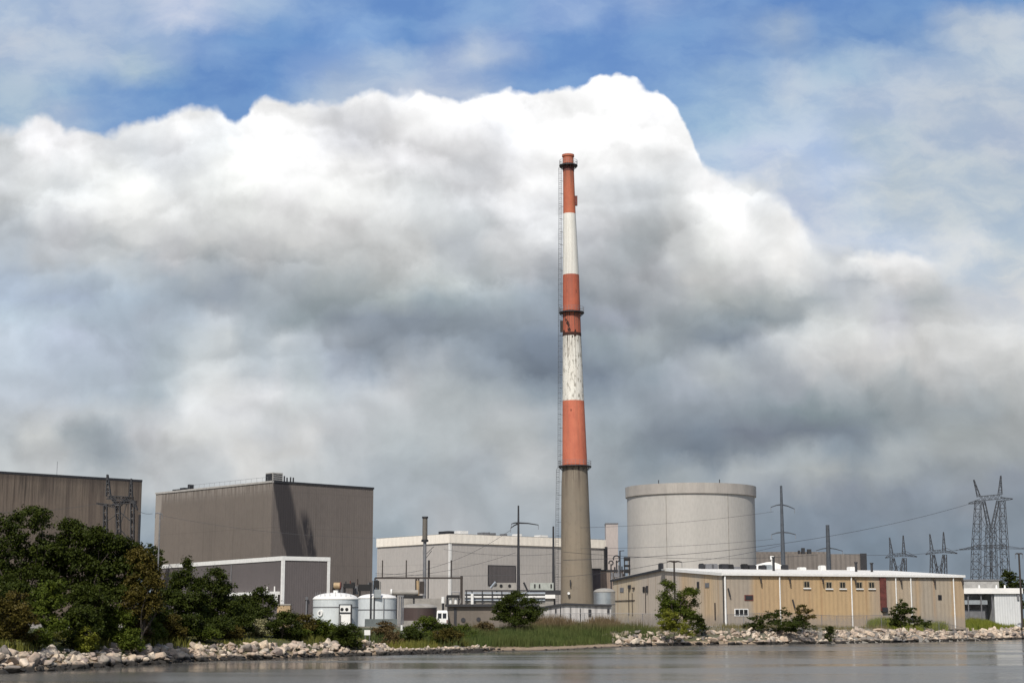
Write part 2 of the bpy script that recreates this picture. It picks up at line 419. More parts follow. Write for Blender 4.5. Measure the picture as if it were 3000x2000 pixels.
def cloud_grid(txt, sat=1.0):
    P, C = [], []
    for it in txt.replace('\n', '|').split('|'):
        if not it.strip(): continue
        a = [float(q) for q in it.split()]
        P.append(uv_of(a[0], a[1])); C.append(srgb(*a[2:])[:3])
    P, C = np.array(P), np.sqrt(np.array(C))
    if sat < 1: C = C.mean(1, keepdims=True) + (C - C.mean(1, keepdims=True)) * sat
    out = np.zeros((NR, NC, 3))
    for j in range(NR):
        for i in range(NC):
            u = U0 + (U1 - U0) * i / (NC - 1); v = V0 + (V1 - V0) * j / (NR - 1)
            d2 = ((P[:, 0] - u) / 0.0105) ** 2 + ((P[:, 1] - v) / 0.0068) ** 2
            w = np.exp(-d2) + 1e-5 / (1 + d2) ** 2
            out[j, i] = ((C * w[:, None]).sum(0) / w.sum()) ** 2
    return out

def build_world():
    w = bpy.data.worlds.new('World'); S.world = w
    w.use_nodes = True
    t = w.node_tree; t.nodes.clear()
    nt = NT(t)
    sky = nt.n('ShaderNodeTexSky', sky_type='NISHITA')
    sky.sun_disc = False; sky.sun_elevation = SUN_EL; sky.sun_rotation = SUN_AZ
    sky.air_density = 1.0; sky.dust_density = 1.5; sky.ozone_density = 1.2
    d = nt.n('ShaderNodeTexCoord').outputs['Generated']
    x, y, z = nt.sep(d)
    yy = nt.math('MAXIMUM', y, 0.05)
    u = nt.math('DIVIDE', x, yy); v = nt.math('DIVIDE', z, yy)
    P = nt.comb(nt.math('MULTIPLY', u, 10.0), nt.math('MULTIPLY', v, 10.0), 0.0)     # 0.1 = 48 photo px
    # domain warp: large soft billows plus fine wisps
    wl = nt.vmath('SUBTRACT', nt.noise(P, 1.1, 3, 0.5, color=True, dims='2D'), (0.5, 0.5, 0.5))
    ws = nt.vmath('SUBTRACT', nt.noise(P, 4.0, 7, 0.62, color=True, dims='2D'), (0.5, 0.5, 0.5))
    Pw = nt.vmath('ADD', P, nt.vmath('ADD', nt.vmath('SCALE', wl, scale=0.10), nt.vmath('SCALE', ws, scale=0.13)))
    ux, vx, _ = nt.sep(Pw)
    tu = nt.mapr(ux, U0 * 10, U1 * 10, smooth=False)
    tv = nt.mapr(vx, V0 * 10, V1 * 10, 0, NR - 1, smooth=False)
    tl = nt.math('MULTIPLY', tu, 2.0); tr = nt.math('SUBTRACT', tl, 1.0); sw = nt.math('GREATER_THAN', tu, 0.5)
    H = NC // 2
    def layer(grid, j0, j1, fine):
        acc = None
        for j in range(j0, j1 + 1):
            if fine:
                r = nt.mix(sw, nt.ramp(tl, [(i / H, tuple(grid[j, i]) + (1,)) for i in range(H + 1)]), nt.ramp(tr, [(i / H, tuple(grid[j, i + H]) + (1,)) for i in range(H + 1)]))
            else:
                r = nt.ramp(tu, [(i / H, tuple(grid[j, 2 * i]) + (1,)) for i in range(H + 1)])
            acc = r if acc is None else nt.mix(nt.math('SUBTRACT', tv, float(j - 1)), acc, r)
        return acc
    high = layer(cloud_grid(HIGH), 16, NR - 1, False)
    low = layer(cloud_grid(LOW, 0.8), 1, 30, True)
    # thin high cloud: streaks running up to the right
    st = nt.n('ShaderNodeMapping'); st.inputs['Rotation'].default_value = (0, 0, R(-24)); st.inputs['Scale'].default_value = (0.75, 1.5, 1)
    nt.link(Pw, st.inputs['Vector'])
    cir = nt.noise(st.outputs[0], 2.6, 7, 0.58, 0.15, dims='2D')
    high = nt.vmath('MULTIPLY', high, nt.comb(nt.mapr(cir, 0.28, 0.74, 0.88, 1.24), nt.mapr(cir, 0.28, 0.74, 0.92, 1.16), nt.mapr(cir, 0.28, 0.74, 0.97, 1.06)))
    # billows inside the cumulus: relief-lit fractal (light from the upper right, behind us)
    def puff(vec):
        a = nt.noise(vec, 1.7, 6, 0.52, 0.2, dims='2D')
        return a
    h0 = puff(Pw)
    h1 = puff(nt.vmath('ADD', Pw, (0.035, 0.085, 0.0)))
    rel = nt.math('SUBTRACT', h0, h1)
    fib = nt.noise(nt.vmath('MULTIPLY', nt.vmath('ADD', Pw, (7.3, 2.1, 0)), (0.75, 1.5, 1)), 1.2, 7, 0.62, dims='2D')
    lum = nt.sep(low)[1]
    amp = nt.mapr(lum, 0.30, 0.75, 0.42, 0.62)
    m = nt.math('ADD', nt.mapr(lum, 0.30, 0.85, 0.89, 0.985), nt.math('ADD', nt.math('MULTIPLY', rel, amp), nt.math('MULTIPLY', nt.math('SUBTRACT', fib, 0.5), 0.22)))
    Pj0 = nt.vmath('ADD', P, nt.vmath('ADD', nt.vmath('SCALE', wl, scale=0.25), nt.vmath('SCALE', ws, scale=0.10)))
    # folds where one cauliflower tower overlaps another: sharp on one side, fading on the other
    def crease(pts, side, depth, width):
        q = [uv_of(*a) for a in pts]
        vs = [a[1] for a in q]; v0, v1 = min(vs), max(vs)
        tq = nt.mapr(vx, v0 * 10, v1 * 10, smooth=False)
        ex = nt.math('MULTIPLY_ADD', nt.curve(tq, sorted(((a[1] - v0) / (v1 - v0), (a[0] + 0.4) / 0.8) for a in q)), 8.0, -4.0)
        dd = nt.math('MULTIPLY', nt.math('SUBTRACT', ux, ex), float(side))
        f = nt.math('MULTIPLY', nt.mapr(dd, -0.03, 0.16), nt.math('EXPONENT', nt.math('MULTIPLY', nt.math('MAXIMUM', dd, 0.0), -1.0 / width)))
        f = nt.math('MULTIPLY', f, nt.math('MULTIPLY', nt.mapr(tq, 0.0, 0.25), nt.mapr(tq, 0.8, 1.0, 1, 0)))
        return nt.math('MULTIPLY_ADD', f, -depth, 1.0)
    bil = nt.n('ShaderNodeTexVoronoi', feature='SMOOTH_F1', voronoi_dimensions='2D'); bil.inputs['Scale'].default_value = 2.1; bil.inputs['Smoothness'].default_value = 0.6
    bil.inputs['Detail'].default_value = 1.5; bil.inputs['Roughness'].default_value = 0.4; bil.inputs['Lacunarity'].default_value = 2.3
    nt.link(Pj0, bil.inputs['Vector'])
    bil2 = nt.n('ShaderNodeTexVoronoi', feature='SMOOTH_F1', voronoi_dimensions='2D')
    for k_ in ('Scale', 'Smoothness', 'Detail', 'Roughness', 'Lacunarity'): bil2.inputs[k_].default_value = bil.inputs[k_].default_value
    nt.link(nt.vmath('ADD', Pj0, (0.02, 0.06, 0)), bil2.inputs['Vector'])
    bl_ = nt.math('MULTIPLY_ADD', nt.math('SUBTRACT', bil2.outputs['Distance'], bil.outputs['Distance']), 0.20, 1.0)
    mf = None                  # kept apart from m: one running product, so the shader stays small
    for a in (([(1410, 290), (1478, 315), (1508, 360), (1515, 430), (1522, 500), (1540, 570), (1575, 650), (1620, 760)], -1, 0.20, 1.1),
              ([(965, 270), (940, 310), (918, 370), (930, 410), (962, 450), (955, 520), (990, 600)], 1, 0.20, 1.3),
              ([(2010, 390), (2030, 440), (2030, 500), (2045, 580), (2062, 680), (2090, 760)], -1, 0.22, 1.2),
              ([(2150, 500), (2172, 560), (2165, 620), (2185, 700)], 1, 0.16, 0.8),
              ([(1100, 290), (1150, 320), (1210, 350), (1280, 390)], 1, 0.0, 0.6)):
        if a[2]: mf = crease(*a) if mf is None else nt.math('MULTIPLY', mf, crease(*a))
    # cauliflower heads: each has a crisp lit rim over the shade of what stands behind it
    jit = nt.vmath('SCALE', nt.vmath('SUBTRACT', nt.noise(P, 5.5, 6, 0.6, color=True, dims='2D'), (0.5, 0.5, 0.5)), scale=0.17)
    Pj = nt.vmath('ADD', nt.vmath('ADD', P, nt.vmath('SCALE', wl, scale=0.25)), jit)
    def head(cx, cy, rx, ry, rim, dark, w_=0.30):
        u_, v_ = uv_of(cx, cy)
        mp = nt.vmath('MULTIPLY', nt.vmath('SUBTRACT', Pj, (u_ * 10, v_ * 10, 0)), (48.0 / rx, 48.0 / ry, 0))
        ln = nt.n('ShaderNodeVectorMath', operation='LENGTH'); nt.link(mp, ln.inputs[0])
        dd = nt.math('SUBTRACT', 1.0, ln.outputs['Value'])
        up = nt.mapr(nt.sep(mp)[1], -0.15, 0.35)
        st_ = nt.mapr(dd, -0.015, 0.035)
        a_ = nt.math('MULTIPLY', st_, nt.math('MULTIPLY', nt.math('EXPONENT', nt.math('MULTIPLY', nt.math('MAXIMUM', dd, 0.0), -1.0 / w_)), rim))
        b_ = nt.math('MULTIPLY', nt.math('SUBTRACT', 1.0, st_), nt.math('MULTIPLY', nt.math('EXPONENT', nt.math('MULTIPLY', nt.math('MINIMUM', dd, 0.0), 5.0)), -dark * 0.55))
        return nt.math('MULTIPLY_ADD', nt.math('ADD', a_, b_), up, 1.0)
    for a in ((105, 450, 150, 95, .08, .05), (390, 440, 120, 75, .06, .06), (560, 430, 150, 110, .07, .05), (830, 410, 200, 110, .06, .06), (1120, 440, 190, 120, .07, .06), (1060, 580, 150, 110, .08, .05), (1420, 440, 105, 110, .05, .07),
              (760, 560, 190, 100, .07, .05), (330, 580, 170, 80, .07, .06), (1740, 520, 260, 190, .05, .03), (2150, 600, 120, 110, .07, .07), (2300, 720, 120, 115, .09, .07), (2620, 800, 165, 62, .08, .08), (2560, 890, 70, 40, .12, .08),
              (2480, 1040, 180, 100, .10, .09), (2780, 1010, 170, 80, .08, .07), (2960, 1000, 110, 80, .09, .07), (2110, 1140, 120, 60, .13, .07), (2720, 1180, 230, 80, .07, .06),
              (640, 1010, 100, 70, .11, .08), (860, 1030, 110, 65, .12, .08), (590, 1190, 130, 90, .10, .09), (820, 1200, 170, 100, .09, .08), (1230, 1140, 150, 90, .11, .07), (1400, 1150, 120, 90, .09, .05), (1060, 1190, 120, 70, .10, .06),
              (110, 1300, 110, 60, .10, .09), (700, 1340, 170, 60, .08, .08), (960, 1330, 120, 60, .08, .08), (250, 1180, 160, 60, .07, .06), (180, 1010, 180, 60, .06, .06), (1560, 1390, 110, 60, .11, .05), (2400, 1420, 260, 50, .09, .06)):
        k_ = 0.8 if a[1] > 850 else 1.0
        mf = nt.math('MULTIPLY', mf, head(*a[:4], a[4] * k_, a[5]))
    # ragged undersides of the grey bank, with paler puffs below
    def shelf(pts, up, down, wu, wd):
        q = [uv_of(*a) for a in pts]
        us = [a[0] for a in q]; u0, u1 = min(us), max(us)
        tq = nt.mapr(ux, u0 * 10, u1 * 10, smooth=False)
        ey = nt.math('MULTIPLY', nt.curve(tq, sorted(((a[0] - u0) / (u1 - u0), a[1] * 2) for a in q)), 5.0)
        dd = nt.math('SUBTRACT', vx, nt.math('ADD', ey, nt.math('MULTIPLY', nt.math('SUBTRACT', vo2.outputs['Distance'], 0.55), 0.16)))
        st_ = nt.mapr(dd, -0.05, 0.10)
        fu = nt.math('MULTIPLY', nt.math('EXPONENT', nt.math('MULTIPLY', nt.math('MAXIMUM', dd, 0.0), -1.0 / wu)), nt.math('MULTIPLY', st_, -up))
        fd = nt.math('MULTIPLY', nt.math('EXPONENT', nt.math('MULTIPLY', nt.math('MINIMUM', dd, 0.0), 1.0 / wd)), nt.math('MULTIPLY', nt.math('SUBTRACT', 1.0, st_), down))
        fade = nt.math('MULTIPLY', nt.mapr(tq, 0.0, 0.12), nt.mapr(tq, 0.88, 1.0, 1, 0))
        return nt.math('MULTIPLY_ADD', nt.math('ADD', fu, fd), fade, 1.0)
    vo2 = nt.n('ShaderNodeTexVoronoi', feature='SMOOTH_F1', voronoi_dimensions='2D'); vo2.inputs['Scale'].default_value = 2.4; vo2.inputs['Smoothness'].default_value = 0.4
    vo2.inputs['Detail'].default_value = 2; vo2.inputs['Roughness'].default_value = 0.5
    nt.link(Pw, vo2.inputs['Vector'])
    mf = nt.math('MULTIPLY', mf, shelf([(380, 890), (520, 910), (600, 930), (700, 985), (780, 1000), (860, 985), (950, 1040), (1010, 1110), (1080, 1115), (1150, 1075), (1210, 1035), (1290, 1050), (1370, 1040), (1450, 1085), (1540, 1140), (1640, 1150), (1740, 1145), (1840, 1130), (1960, 1075), (2060, 1065), (2150, 1035), (2240, 1005), (2290, 970), (2370, 945), (2420, 930), (2520, 925)], 0.12, 0.13, 1.0, 0.9))
    mf = nt.math('MULTIPLY', mf, shelf([(1780, 1330), (1900, 1362), (2050, 1378), (2200, 1355), (2320, 1330), (2400, 1320), (2480, 1342), (2560, 1330), (2660, 1290), (2800, 1270)], 0.10, 0.12, 0.8, 0.6))
    mf = nt.math('MULTIPLY', mf, shelf([(0, 1255), (80, 1262), (160, 1290), (260, 1240), (340, 1260), (420, 1300), (520, 1310), (640, 1330)], -0.08, -0.10, 0.5, 0.7))
    low = nt.vmath('SCALE', low, scale=nt.math('MAXIMUM', nt.math('MULTIPLY', m, nt.math('MULTIPLY', bl_, nt.math('MULTIPLY_ADD', mf, 0.95, 0.05))), 0.5))
    # upper outline of the cumulus bank, broken into cauliflower heads
    ex0, ex1 = -0.40, 0.40
    pts = sorted((( uv_of(px, py)[0] - ex0) / (ex1 - ex0), uv_of(px, py)[1] * 2) for px, py in EDGE)
    e1 = nt.vmath('ADD', P, nt.vmath('SCALE', ws, scale=0.07))
    vo = nt.n('ShaderNodeTexVoronoi', feature='SMOOTH_F1', voronoi_dimensions='2D'); vo.inputs['Scale'].default_value = 3.2; vo.inputs['Smoothness'].default_value = 0.25
    vo.inputs['Detail'].default_value = 3; vo.inputs['Roughness'].default_value = 0.55
    nt.link(e1, vo.inputs['Vector'])
    eu, ev, _ = nt.sep(e1)
    edge = nt.math('MULTIPLY', nt.curve(nt.mapr(eu, ex0 * 10, ex1 * 10, smooth=False), pts), 5.0)
    edge = nt.math('ADD', edge, nt.math('MULTIPLY', nt.math('SUBTRACT', 0.60, vo.outputs['Distance']), 0.07))
    sd = nt.math('SUBTRACT', edge, ev)
    soft = nt.curve(nt.mapr(eu, ex0 * 10, ex1 * 10, smooth=False), [(0, 0.06), (0.2, 0.05), (0.45, 0.035), (0.62, 0.025), (0.66, 0.06), (0.72, 0.10), (0.745, 0.14), (0.765, 0.05), (0.825, 0.06), (0.86, 0.3), (1, 0.6)])
    al = nt.mapr(sd, nt.math('MULTIPLY', soft, -0.6), soft)
    pict = nt.mix(al, high, low)
    # elsewhere round the sky: scattered cumulus over clear air
    dn = nt.noise(nt.vmath('DIVIDE', d, nt.comb(nt.math('ADD', nt.math('ABSOLUTE', z), 0.35), nt.math('ADD', nt.math('ABSOLUTE', z), 0.35), nt.math('ADD', nt.math('ABSOLUTE', z), 0.35))), 1.7, 7, 0.58)
    gen = nt.mix(nt.mapr(dn, 0.53, 0.70), nt.vmath('SCALE', sky.outputs[0], scale=0.1), (0.62, 0.64, 0.67, 1))
    inside = nt.math('MULTIPLY', nt.math('MULTIPLY', nt.mapr(nt.math('ABSOLUTE', u), 0.42, 0.62, 1, 0), nt.mapr(v, 0.44, 0.62, 1, 0)), nt.mapr(y, 0.1, 0.3))
    col = nt.mix(inside, gen, pict)
    bg = nt.n('ShaderNodeBackground'); bg.inputs['Strength'].default_value = 0.1
    nt.link(nt.vmath('SCALE', col, scale=10.0), bg.inputs['Color'])
    out = nt.n('ShaderNodeOutputWorld'); nt.link(bg.outputs[0], out.inputs['Surface'])
build_world()

sun = bpy.data.lights.new('sun', 'SUN'); sun.energy = 4.0; sun.angle = R(0.53); sun.color = (1.0, 0.95, 0.87)
so = bpy.data.objects.new('sun', sun); COL.objects.link(so)
so.rotation_euler = (-sun_dir).to_track_quat('-Z', 'Y').to_euler()
so.location = (60, -60, 120)

cam = bpy.data.cameras.new('camera'); co_ = bpy.data.objects.new('camera', cam); COL.objects.link(co_)
cam.sensor_width = 36.0; cam.sensor_fit = 'HORIZONTAL'; cam.lens = 36.0 * FPX / 3000.0
cam.clip_start = 0.5; cam.clip_end = 20000
co_.location = (0, 0, CAMZ); co_.rotation_euler = (math.pi / 2 + PITCH, 0, 0)
S.camera = co_
S.view_settings.view_transform = 'Standard'; S.view_settings.look = 'None'
S.view_settings.exposure = 0.0; S.view_settings.gamma = 1.0
S.cycles.max_bounces = 6; S.cycles.transparent_max_bounces = 4
S.cycles.use_adaptive_sampling = True; S.cycles.adaptive_threshold = 0.015
S.cycles.use_denoising = True
S.cycles.denoiser = 'OPENIMAGEDENOISE'
S.cycles.denoising_input_passes = 'RGB_ALBEDO_NORMAL'
# ------------------------------------------------------------------ shoreline, ground, water
SHORE = [(-420, -260), (-150, -40), (-75, 60), (-50, 98), (-37.5, 120), (-34.2, 137), (-29.3, 156), (-23, 168), (-16.9, 179), (-13.5, 183), (-10.2, 190), (-3.6, 203), (4.3, 208), (11, 224), (21.3, 246), (32, 254), (43.2, 259), (57, 272), (71.5, 286), (101.6, 325), (150, 372), (300, 450), (900, 620), (2400, 900)]
SA = np.array(SHORE, dtype=float)

def shore_dist(x, y):
    """signed distance to the shoreline, positive inland; also the arc position along it"""
    x = np.asarray(x, float); y = np.asarray(y, float)
    best = np.full(x.shape, 1e9); sg = np.zeros(x.shape); arc = np.zeros(x.shape)
    acc = 0.0
    for (ax, ay), (bx, by) in zip(SA[:-1], SA[1:]):
        dx, dy = bx - ax, by - ay; L = math.hypot(dx, dy)
        t = np.clip(((x - ax) * dx + (y - ay) * dy) / (L * L), 0, 1)
        qx, qy = ax + t * dx, ay + t * dy
        d = np.hypot(x - qx, y - qy)
        s = np.where(dx * (y - ay) - dy * (x - ax) >= 0, 1.0, -1.0)
        m = d < best
        best = np.where(m, d, best); sg = np.where(m, s, sg); arc = np.where(m, acc + t * L, arc)
        acc += L
    return best * sg, arc

def shore_pt(arc):
    acc = 0.0
    for (ax, ay), (bx, by) in zip(SA[:-1], SA[1:]):
        L = math.hypot(bx - ax, by - ay)
        if acc + L >= arc:
            t = (arc - acc) / L
            return ax + (bx - ax) * t, ay + (by - ay) * t, (bx - ax) / L, (by - ay) / L
        acc += L
    return SA[-1][0], SA[-1][1], 1.0, 0.0

def arc_of(x, y): return float(shore_dist(np.array([x]), np.array([y]))[1][0])
ARC_L0, ARC_L1 = arc_of(-58, 86), arc_of(-13.5, 183)     # left riprap
ARC_M1 = arc_of(-3.6, 203)                               # low stones to here
ARC_B1 = arc_of(19, 242)                                 # sand and reeds to here
ARC_R1 = arc_of(118, 341)

def hash2(x, y):
    return np.sin(x * 0.21 + 1.3 * np.sin(y * 0.13)) * 0.5 + np.sin(y * 0.27 + 1.7 * np.sin(x * 0.11 + 2)) * 0.5

def ground_h(x, y):
    s, arc = shore_dist(x, y)
    rip = np.interp(s, [-400, -40, -6, -1, 0, 2.2, 4.5, 8, 14], [-6, -4, -2.2, -0.6, -0.15, 0.9, 1.7, 2.25, 2.5])
    lo = np.interp(s, [-400, -40, -6, -1, 0, 2.0, 5, 12, 20, 34], [-6, -4, -1.6, -0.3, 0.0, 0.28, 0.5, 0.8, 1.6, 2.4])
    k = np.clip((arc - ARC_L1 - 1) / 5, 0, 1) * np.clip((ARC_B1 - arc) / 6, 0, 1)
    k = k * k * (3 - 2 * k)
    h = rip * (1 - k) + lo * k
    return h + np.clip(s / 10, 0, 1) * 0.22 * hash2(x, y), s, arc

def gh(x, y):
    return float(ground_h(np.array([x], float), np.array([y], float))[0][0])

def axis(lo, hi, fine, far):
    a = list(np.arange(lo, hi + fine * 0.5, fine))
    st = fine; q = lo
    left = []
    while q > -far: st *= 1.35; q -= st; left.append(q)
    st = fine; q = hi; right = []
    while q < far: st *= 1.35; q += st; right.append(q)
    return np.array(left[::-1] + a + right)

def np_mesh(name, co, quads=None, tris=None, mat=None, smooth=False):
    me = bpy.data.meshes.new(name)
    n = len(co)
    me.vertices.add(n); me.vertices.foreach_set('co', np.asarray(co, np.float32).ravel())
    fs, tot = [], []
    if quads is not None and len(quads): fs.append(np.asarray(quads, np.int32).ravel()); tot.append(np.full(len(quads), 4, np.int32))
    if tris is not None and len(tris): fs.append(np.asarray(tris, np.int32).ravel()); tot.append(np.full(len(tris), 3, np.int32))
    idx = np.concatenate(fs); tot = np.concatenate(tot)
    me.loops.add(len(idx)); me.loops.foreach_set('vertex_index', idx)
    me.polygons.add(len(tot))
    st = np.concatenate([[0], np.cumsum(tot)[:-1]]).astype(np.int32)
    me.polygons.foreach_set('loop_start', st)
    me.update(calc_edges=True)
    if smooth: me.polygons.foreach_set('use_smooth', np.ones(len(tot), dtype=bool))
    if mat: me.materials.append(mat)
    me.validate()
    o = bpy.data.objects.new(name, me)
    return o

def build_ground():
    xs, ys = axis(-95, 150, 1.6, 6000), axis(70, 400, 1.6, 7000)
    X, Y = np.meshgrid(xs, ys)
    H, s, arc = ground_h(X.ravel(), Y.ravel())
    co = np.stack([X.ravel(), Y.ravel(), H], 1)
    nx, ny = len(xs), len(ys)
    i = np.arange((nx - 1) * (ny - 1)); r, c = i // (nx - 1), i % (nx - 1)
    a = r * nx + c
    q = np.stack([a, a + 1, a + 1 + nx, a + nx], 1)
    keep = (H[q] > -5.5).any(axis=1)
    m, nt, bs = base_mat('shore_ground')
    p = nt.n('ShaderNodeNewGeometry').outputs['Position']
    x, y, z = nt.sep(p)
    n1 = nt.noise(p, 0.12, 6, 0.6); n2 = nt.noise(p, 1.6, 6, 0.65)
    grass = nt.mix(nt.mapr(n1, 0.35, 0.65), (0.035, 0.05, 0.016, 1), (0.085, 0.085, 0.032, 1))
    grass = nt.mix(nt.mapr(n2, 0.4, 0.75, 0, 0.6), grass, (0.12, 0.095, 0.05, 1))
    sand = nt.mix(nt.mapr(n2, 0.35, 0.7), (0.36, 0.27, 0.18, 1), (0.20, 0.145, 0.10, 1))
    zz = nt.math('ADD', z, nt.math('MULTIPLY', nt.math('SUBTRACT', n2, 0.5), 0.5))
    col = nt.mix(nt.mapr(zz, 0.42, 0.75), sand, grass)
    col = nt.mix(nt.mapr(zz, 0.02, 0.22, 1, 0), col, (0.05, 0.038, 0.028, 1))
    col = nt.mix(nt.mapr(nt.math('ADD', y, nt.math('MULTIPLY', n1, 30.0)), 265, 290), col, (0.24, 0.22, 0.19, 1))
    nt.link(col, bs.inputs['Base Color']); bs.inputs['Roughness'].default_value = 0.9
    bump(nt, bs, n2, 0.25, 0.8)
    o = np_mesh('ground', co, quads=q[keep], mat=m, smooth=True)
    COL.objects.link(o); o['kind'] = 'structure'

def build_water():
    xs, ys = axis(-120, 160, 8, 7000), axis(-40, 380, 8, 7000)
    X, Y = np.meshgrid(xs, ys)
    co = np.stack([X.ravel(), Y.ravel(), np.zeros(X.size)], 1)
    nx, ny = len(xs), len(ys)
    i = np.arange((nx - 1) * (ny - 1)); r, c = i // (nx - 1), i % (nx - 1)
    a = r * nx + c
    q = np.stack([a, a + 1, a + 1 + nx, a + nx], 1)
    m, nt, bs = base_mat('bay_water')
    p = nt.n('ShaderNodeTexCoord').outputs['Object']
    mp = nt.n('ShaderNodeMapping'); mp.inputs['Scale'].default_value = (0.10, 0.42, 1); nt.link(p, mp.inputs['Vector'])
    mp2 = nt.n('ShaderNodeMapping'); mp2.inputs['Scale'].default_value = (0.014, 0.06, 1); nt.link(p, mp2.inputs['Vector'])
    w1 = nt.noise(mp.outputs[0], 1.0, 4, 0.6, 0.3)
    patch = nt.noise(mp2.outputs[0], 1.0, 3, 0.5)
    hgt = nt.math('MULTIPLY', w1, nt.mapr(patch, 0.35, 0.65, 0.35, 1.0))
    nt.link(nt.mix(nt.mapr(patch, 0.3, 0.7), (0.085, 0.082, 0.074, 1), (0.115, 0.108, 0.095, 1)), bs.inputs['Base Color'])
    bs.inputs['IOR'].default_value = 1.333
    nt.link(nt.mapr(patch, 0.35, 0.65, 0.10, 0.24), bs.inputs['Roughness'])
    bump(nt, bs, hgt, 0.09, 0.55)
    o = np_mesh('water', co, quads=q, mat=m, smooth=True)
    COL.objects.link(o); o['kind'] = 'structure'

build_ground(); build_water()

# ------------------------------------------------------------------ riprap boulders
def rock_mat():
    m, nt, bs = base_mat('pale_granite')
    g_ = nt.n('ShaderNodeNewGeometry'); p = g_.outputs['Position']
    oi = nt.n('ShaderNodeObjectInfo').outputs['Random']
    isl = g_.outputs['Random Per Island']
    rnd = nt.math('FRACT', nt.math('ADD', oi, nt.math('MULTIPLY', isl, 0.61)))
    col = nt.ramp(rnd, [(0, (0.36, 0.275, 0.215, 1)), (0.25, (0.52, 0.40, 0.30, 1)), (0.45, (0.64, 0.54, 0.43, 1)), (0.58, (0.17, 0.145, 0.13, 1)), (0.68, (0.28, 0.22, 0.19, 1)), (0.8, (0.46, 0.37, 0.30, 1)), (1.0, (0.64, 0.51, 0.37, 1))])
    n1 = nt.noise(p, 2.2, 6, 0.65)
    col = nt.mix(nt.mapr(n1, 0.42, 0.70, 0, 0.75), col, (0.13, 0.13, 0.11, 1))
    z = nt.sep(p)[2]
    zz = nt.math('ADD', z, nt.math('MULTIPLY', nt.math('SUBTRACT', nt.noise(p, 0.9, 4), 0.5), 0.5))
    col = nt.mix(nt.mapr(zz, 0.30, 0.58, 1, 0), col, (0.020, 0.017, 0.014, 1))       # the tide's dark wet weed line
    nt.link(col, bs.inputs['Base Color']); bs.inputs['Roughness'].default_value = 0.85
    bump(nt, bs, n1, 0.08, 0.7)
    return m
M['rock'] = rock_mat()

def rock_shape(seed):
    r = np.random.default_rng(seed)
    import bmesh
    bm = bmesh.new(); bmesh.ops.create_icosphere(bm, subdivisions=3, radius=1.0)
    V = np.array([v.co[:] for v in bm.verts])
    F = np.array([[v.index for v in f.verts] for f in bm.faces])
    bm.free()
    # cut by random planes: blocky quarry stone
    for _ in range(15):
        n = r.normal(size=3); n /= np.linalg.norm(n)
        h = r.uniform(0.38, 0.72)
        d = V @ n
        V = np.where((d > h)[:, None], V - n[None] * ((d - h)[:, None]), V)
    V += 0.012 * r.normal(size=V.shape)
    V *= np.array([r.uniform(0.85, 1.3), r.uniform(0.7, 1.0), r.uniform(0.55, 0.85)])
    return V, F
ROCKS = [rock_shape(100 + k) for k in range(14)]
ROCK_ME = []
for V, F in ROCKS:
    o = np_mesh('boulder', V, tris=F, mat=M['rock'])
    ROCK_ME.append(o.data); bpy.data.objects.remove(o)

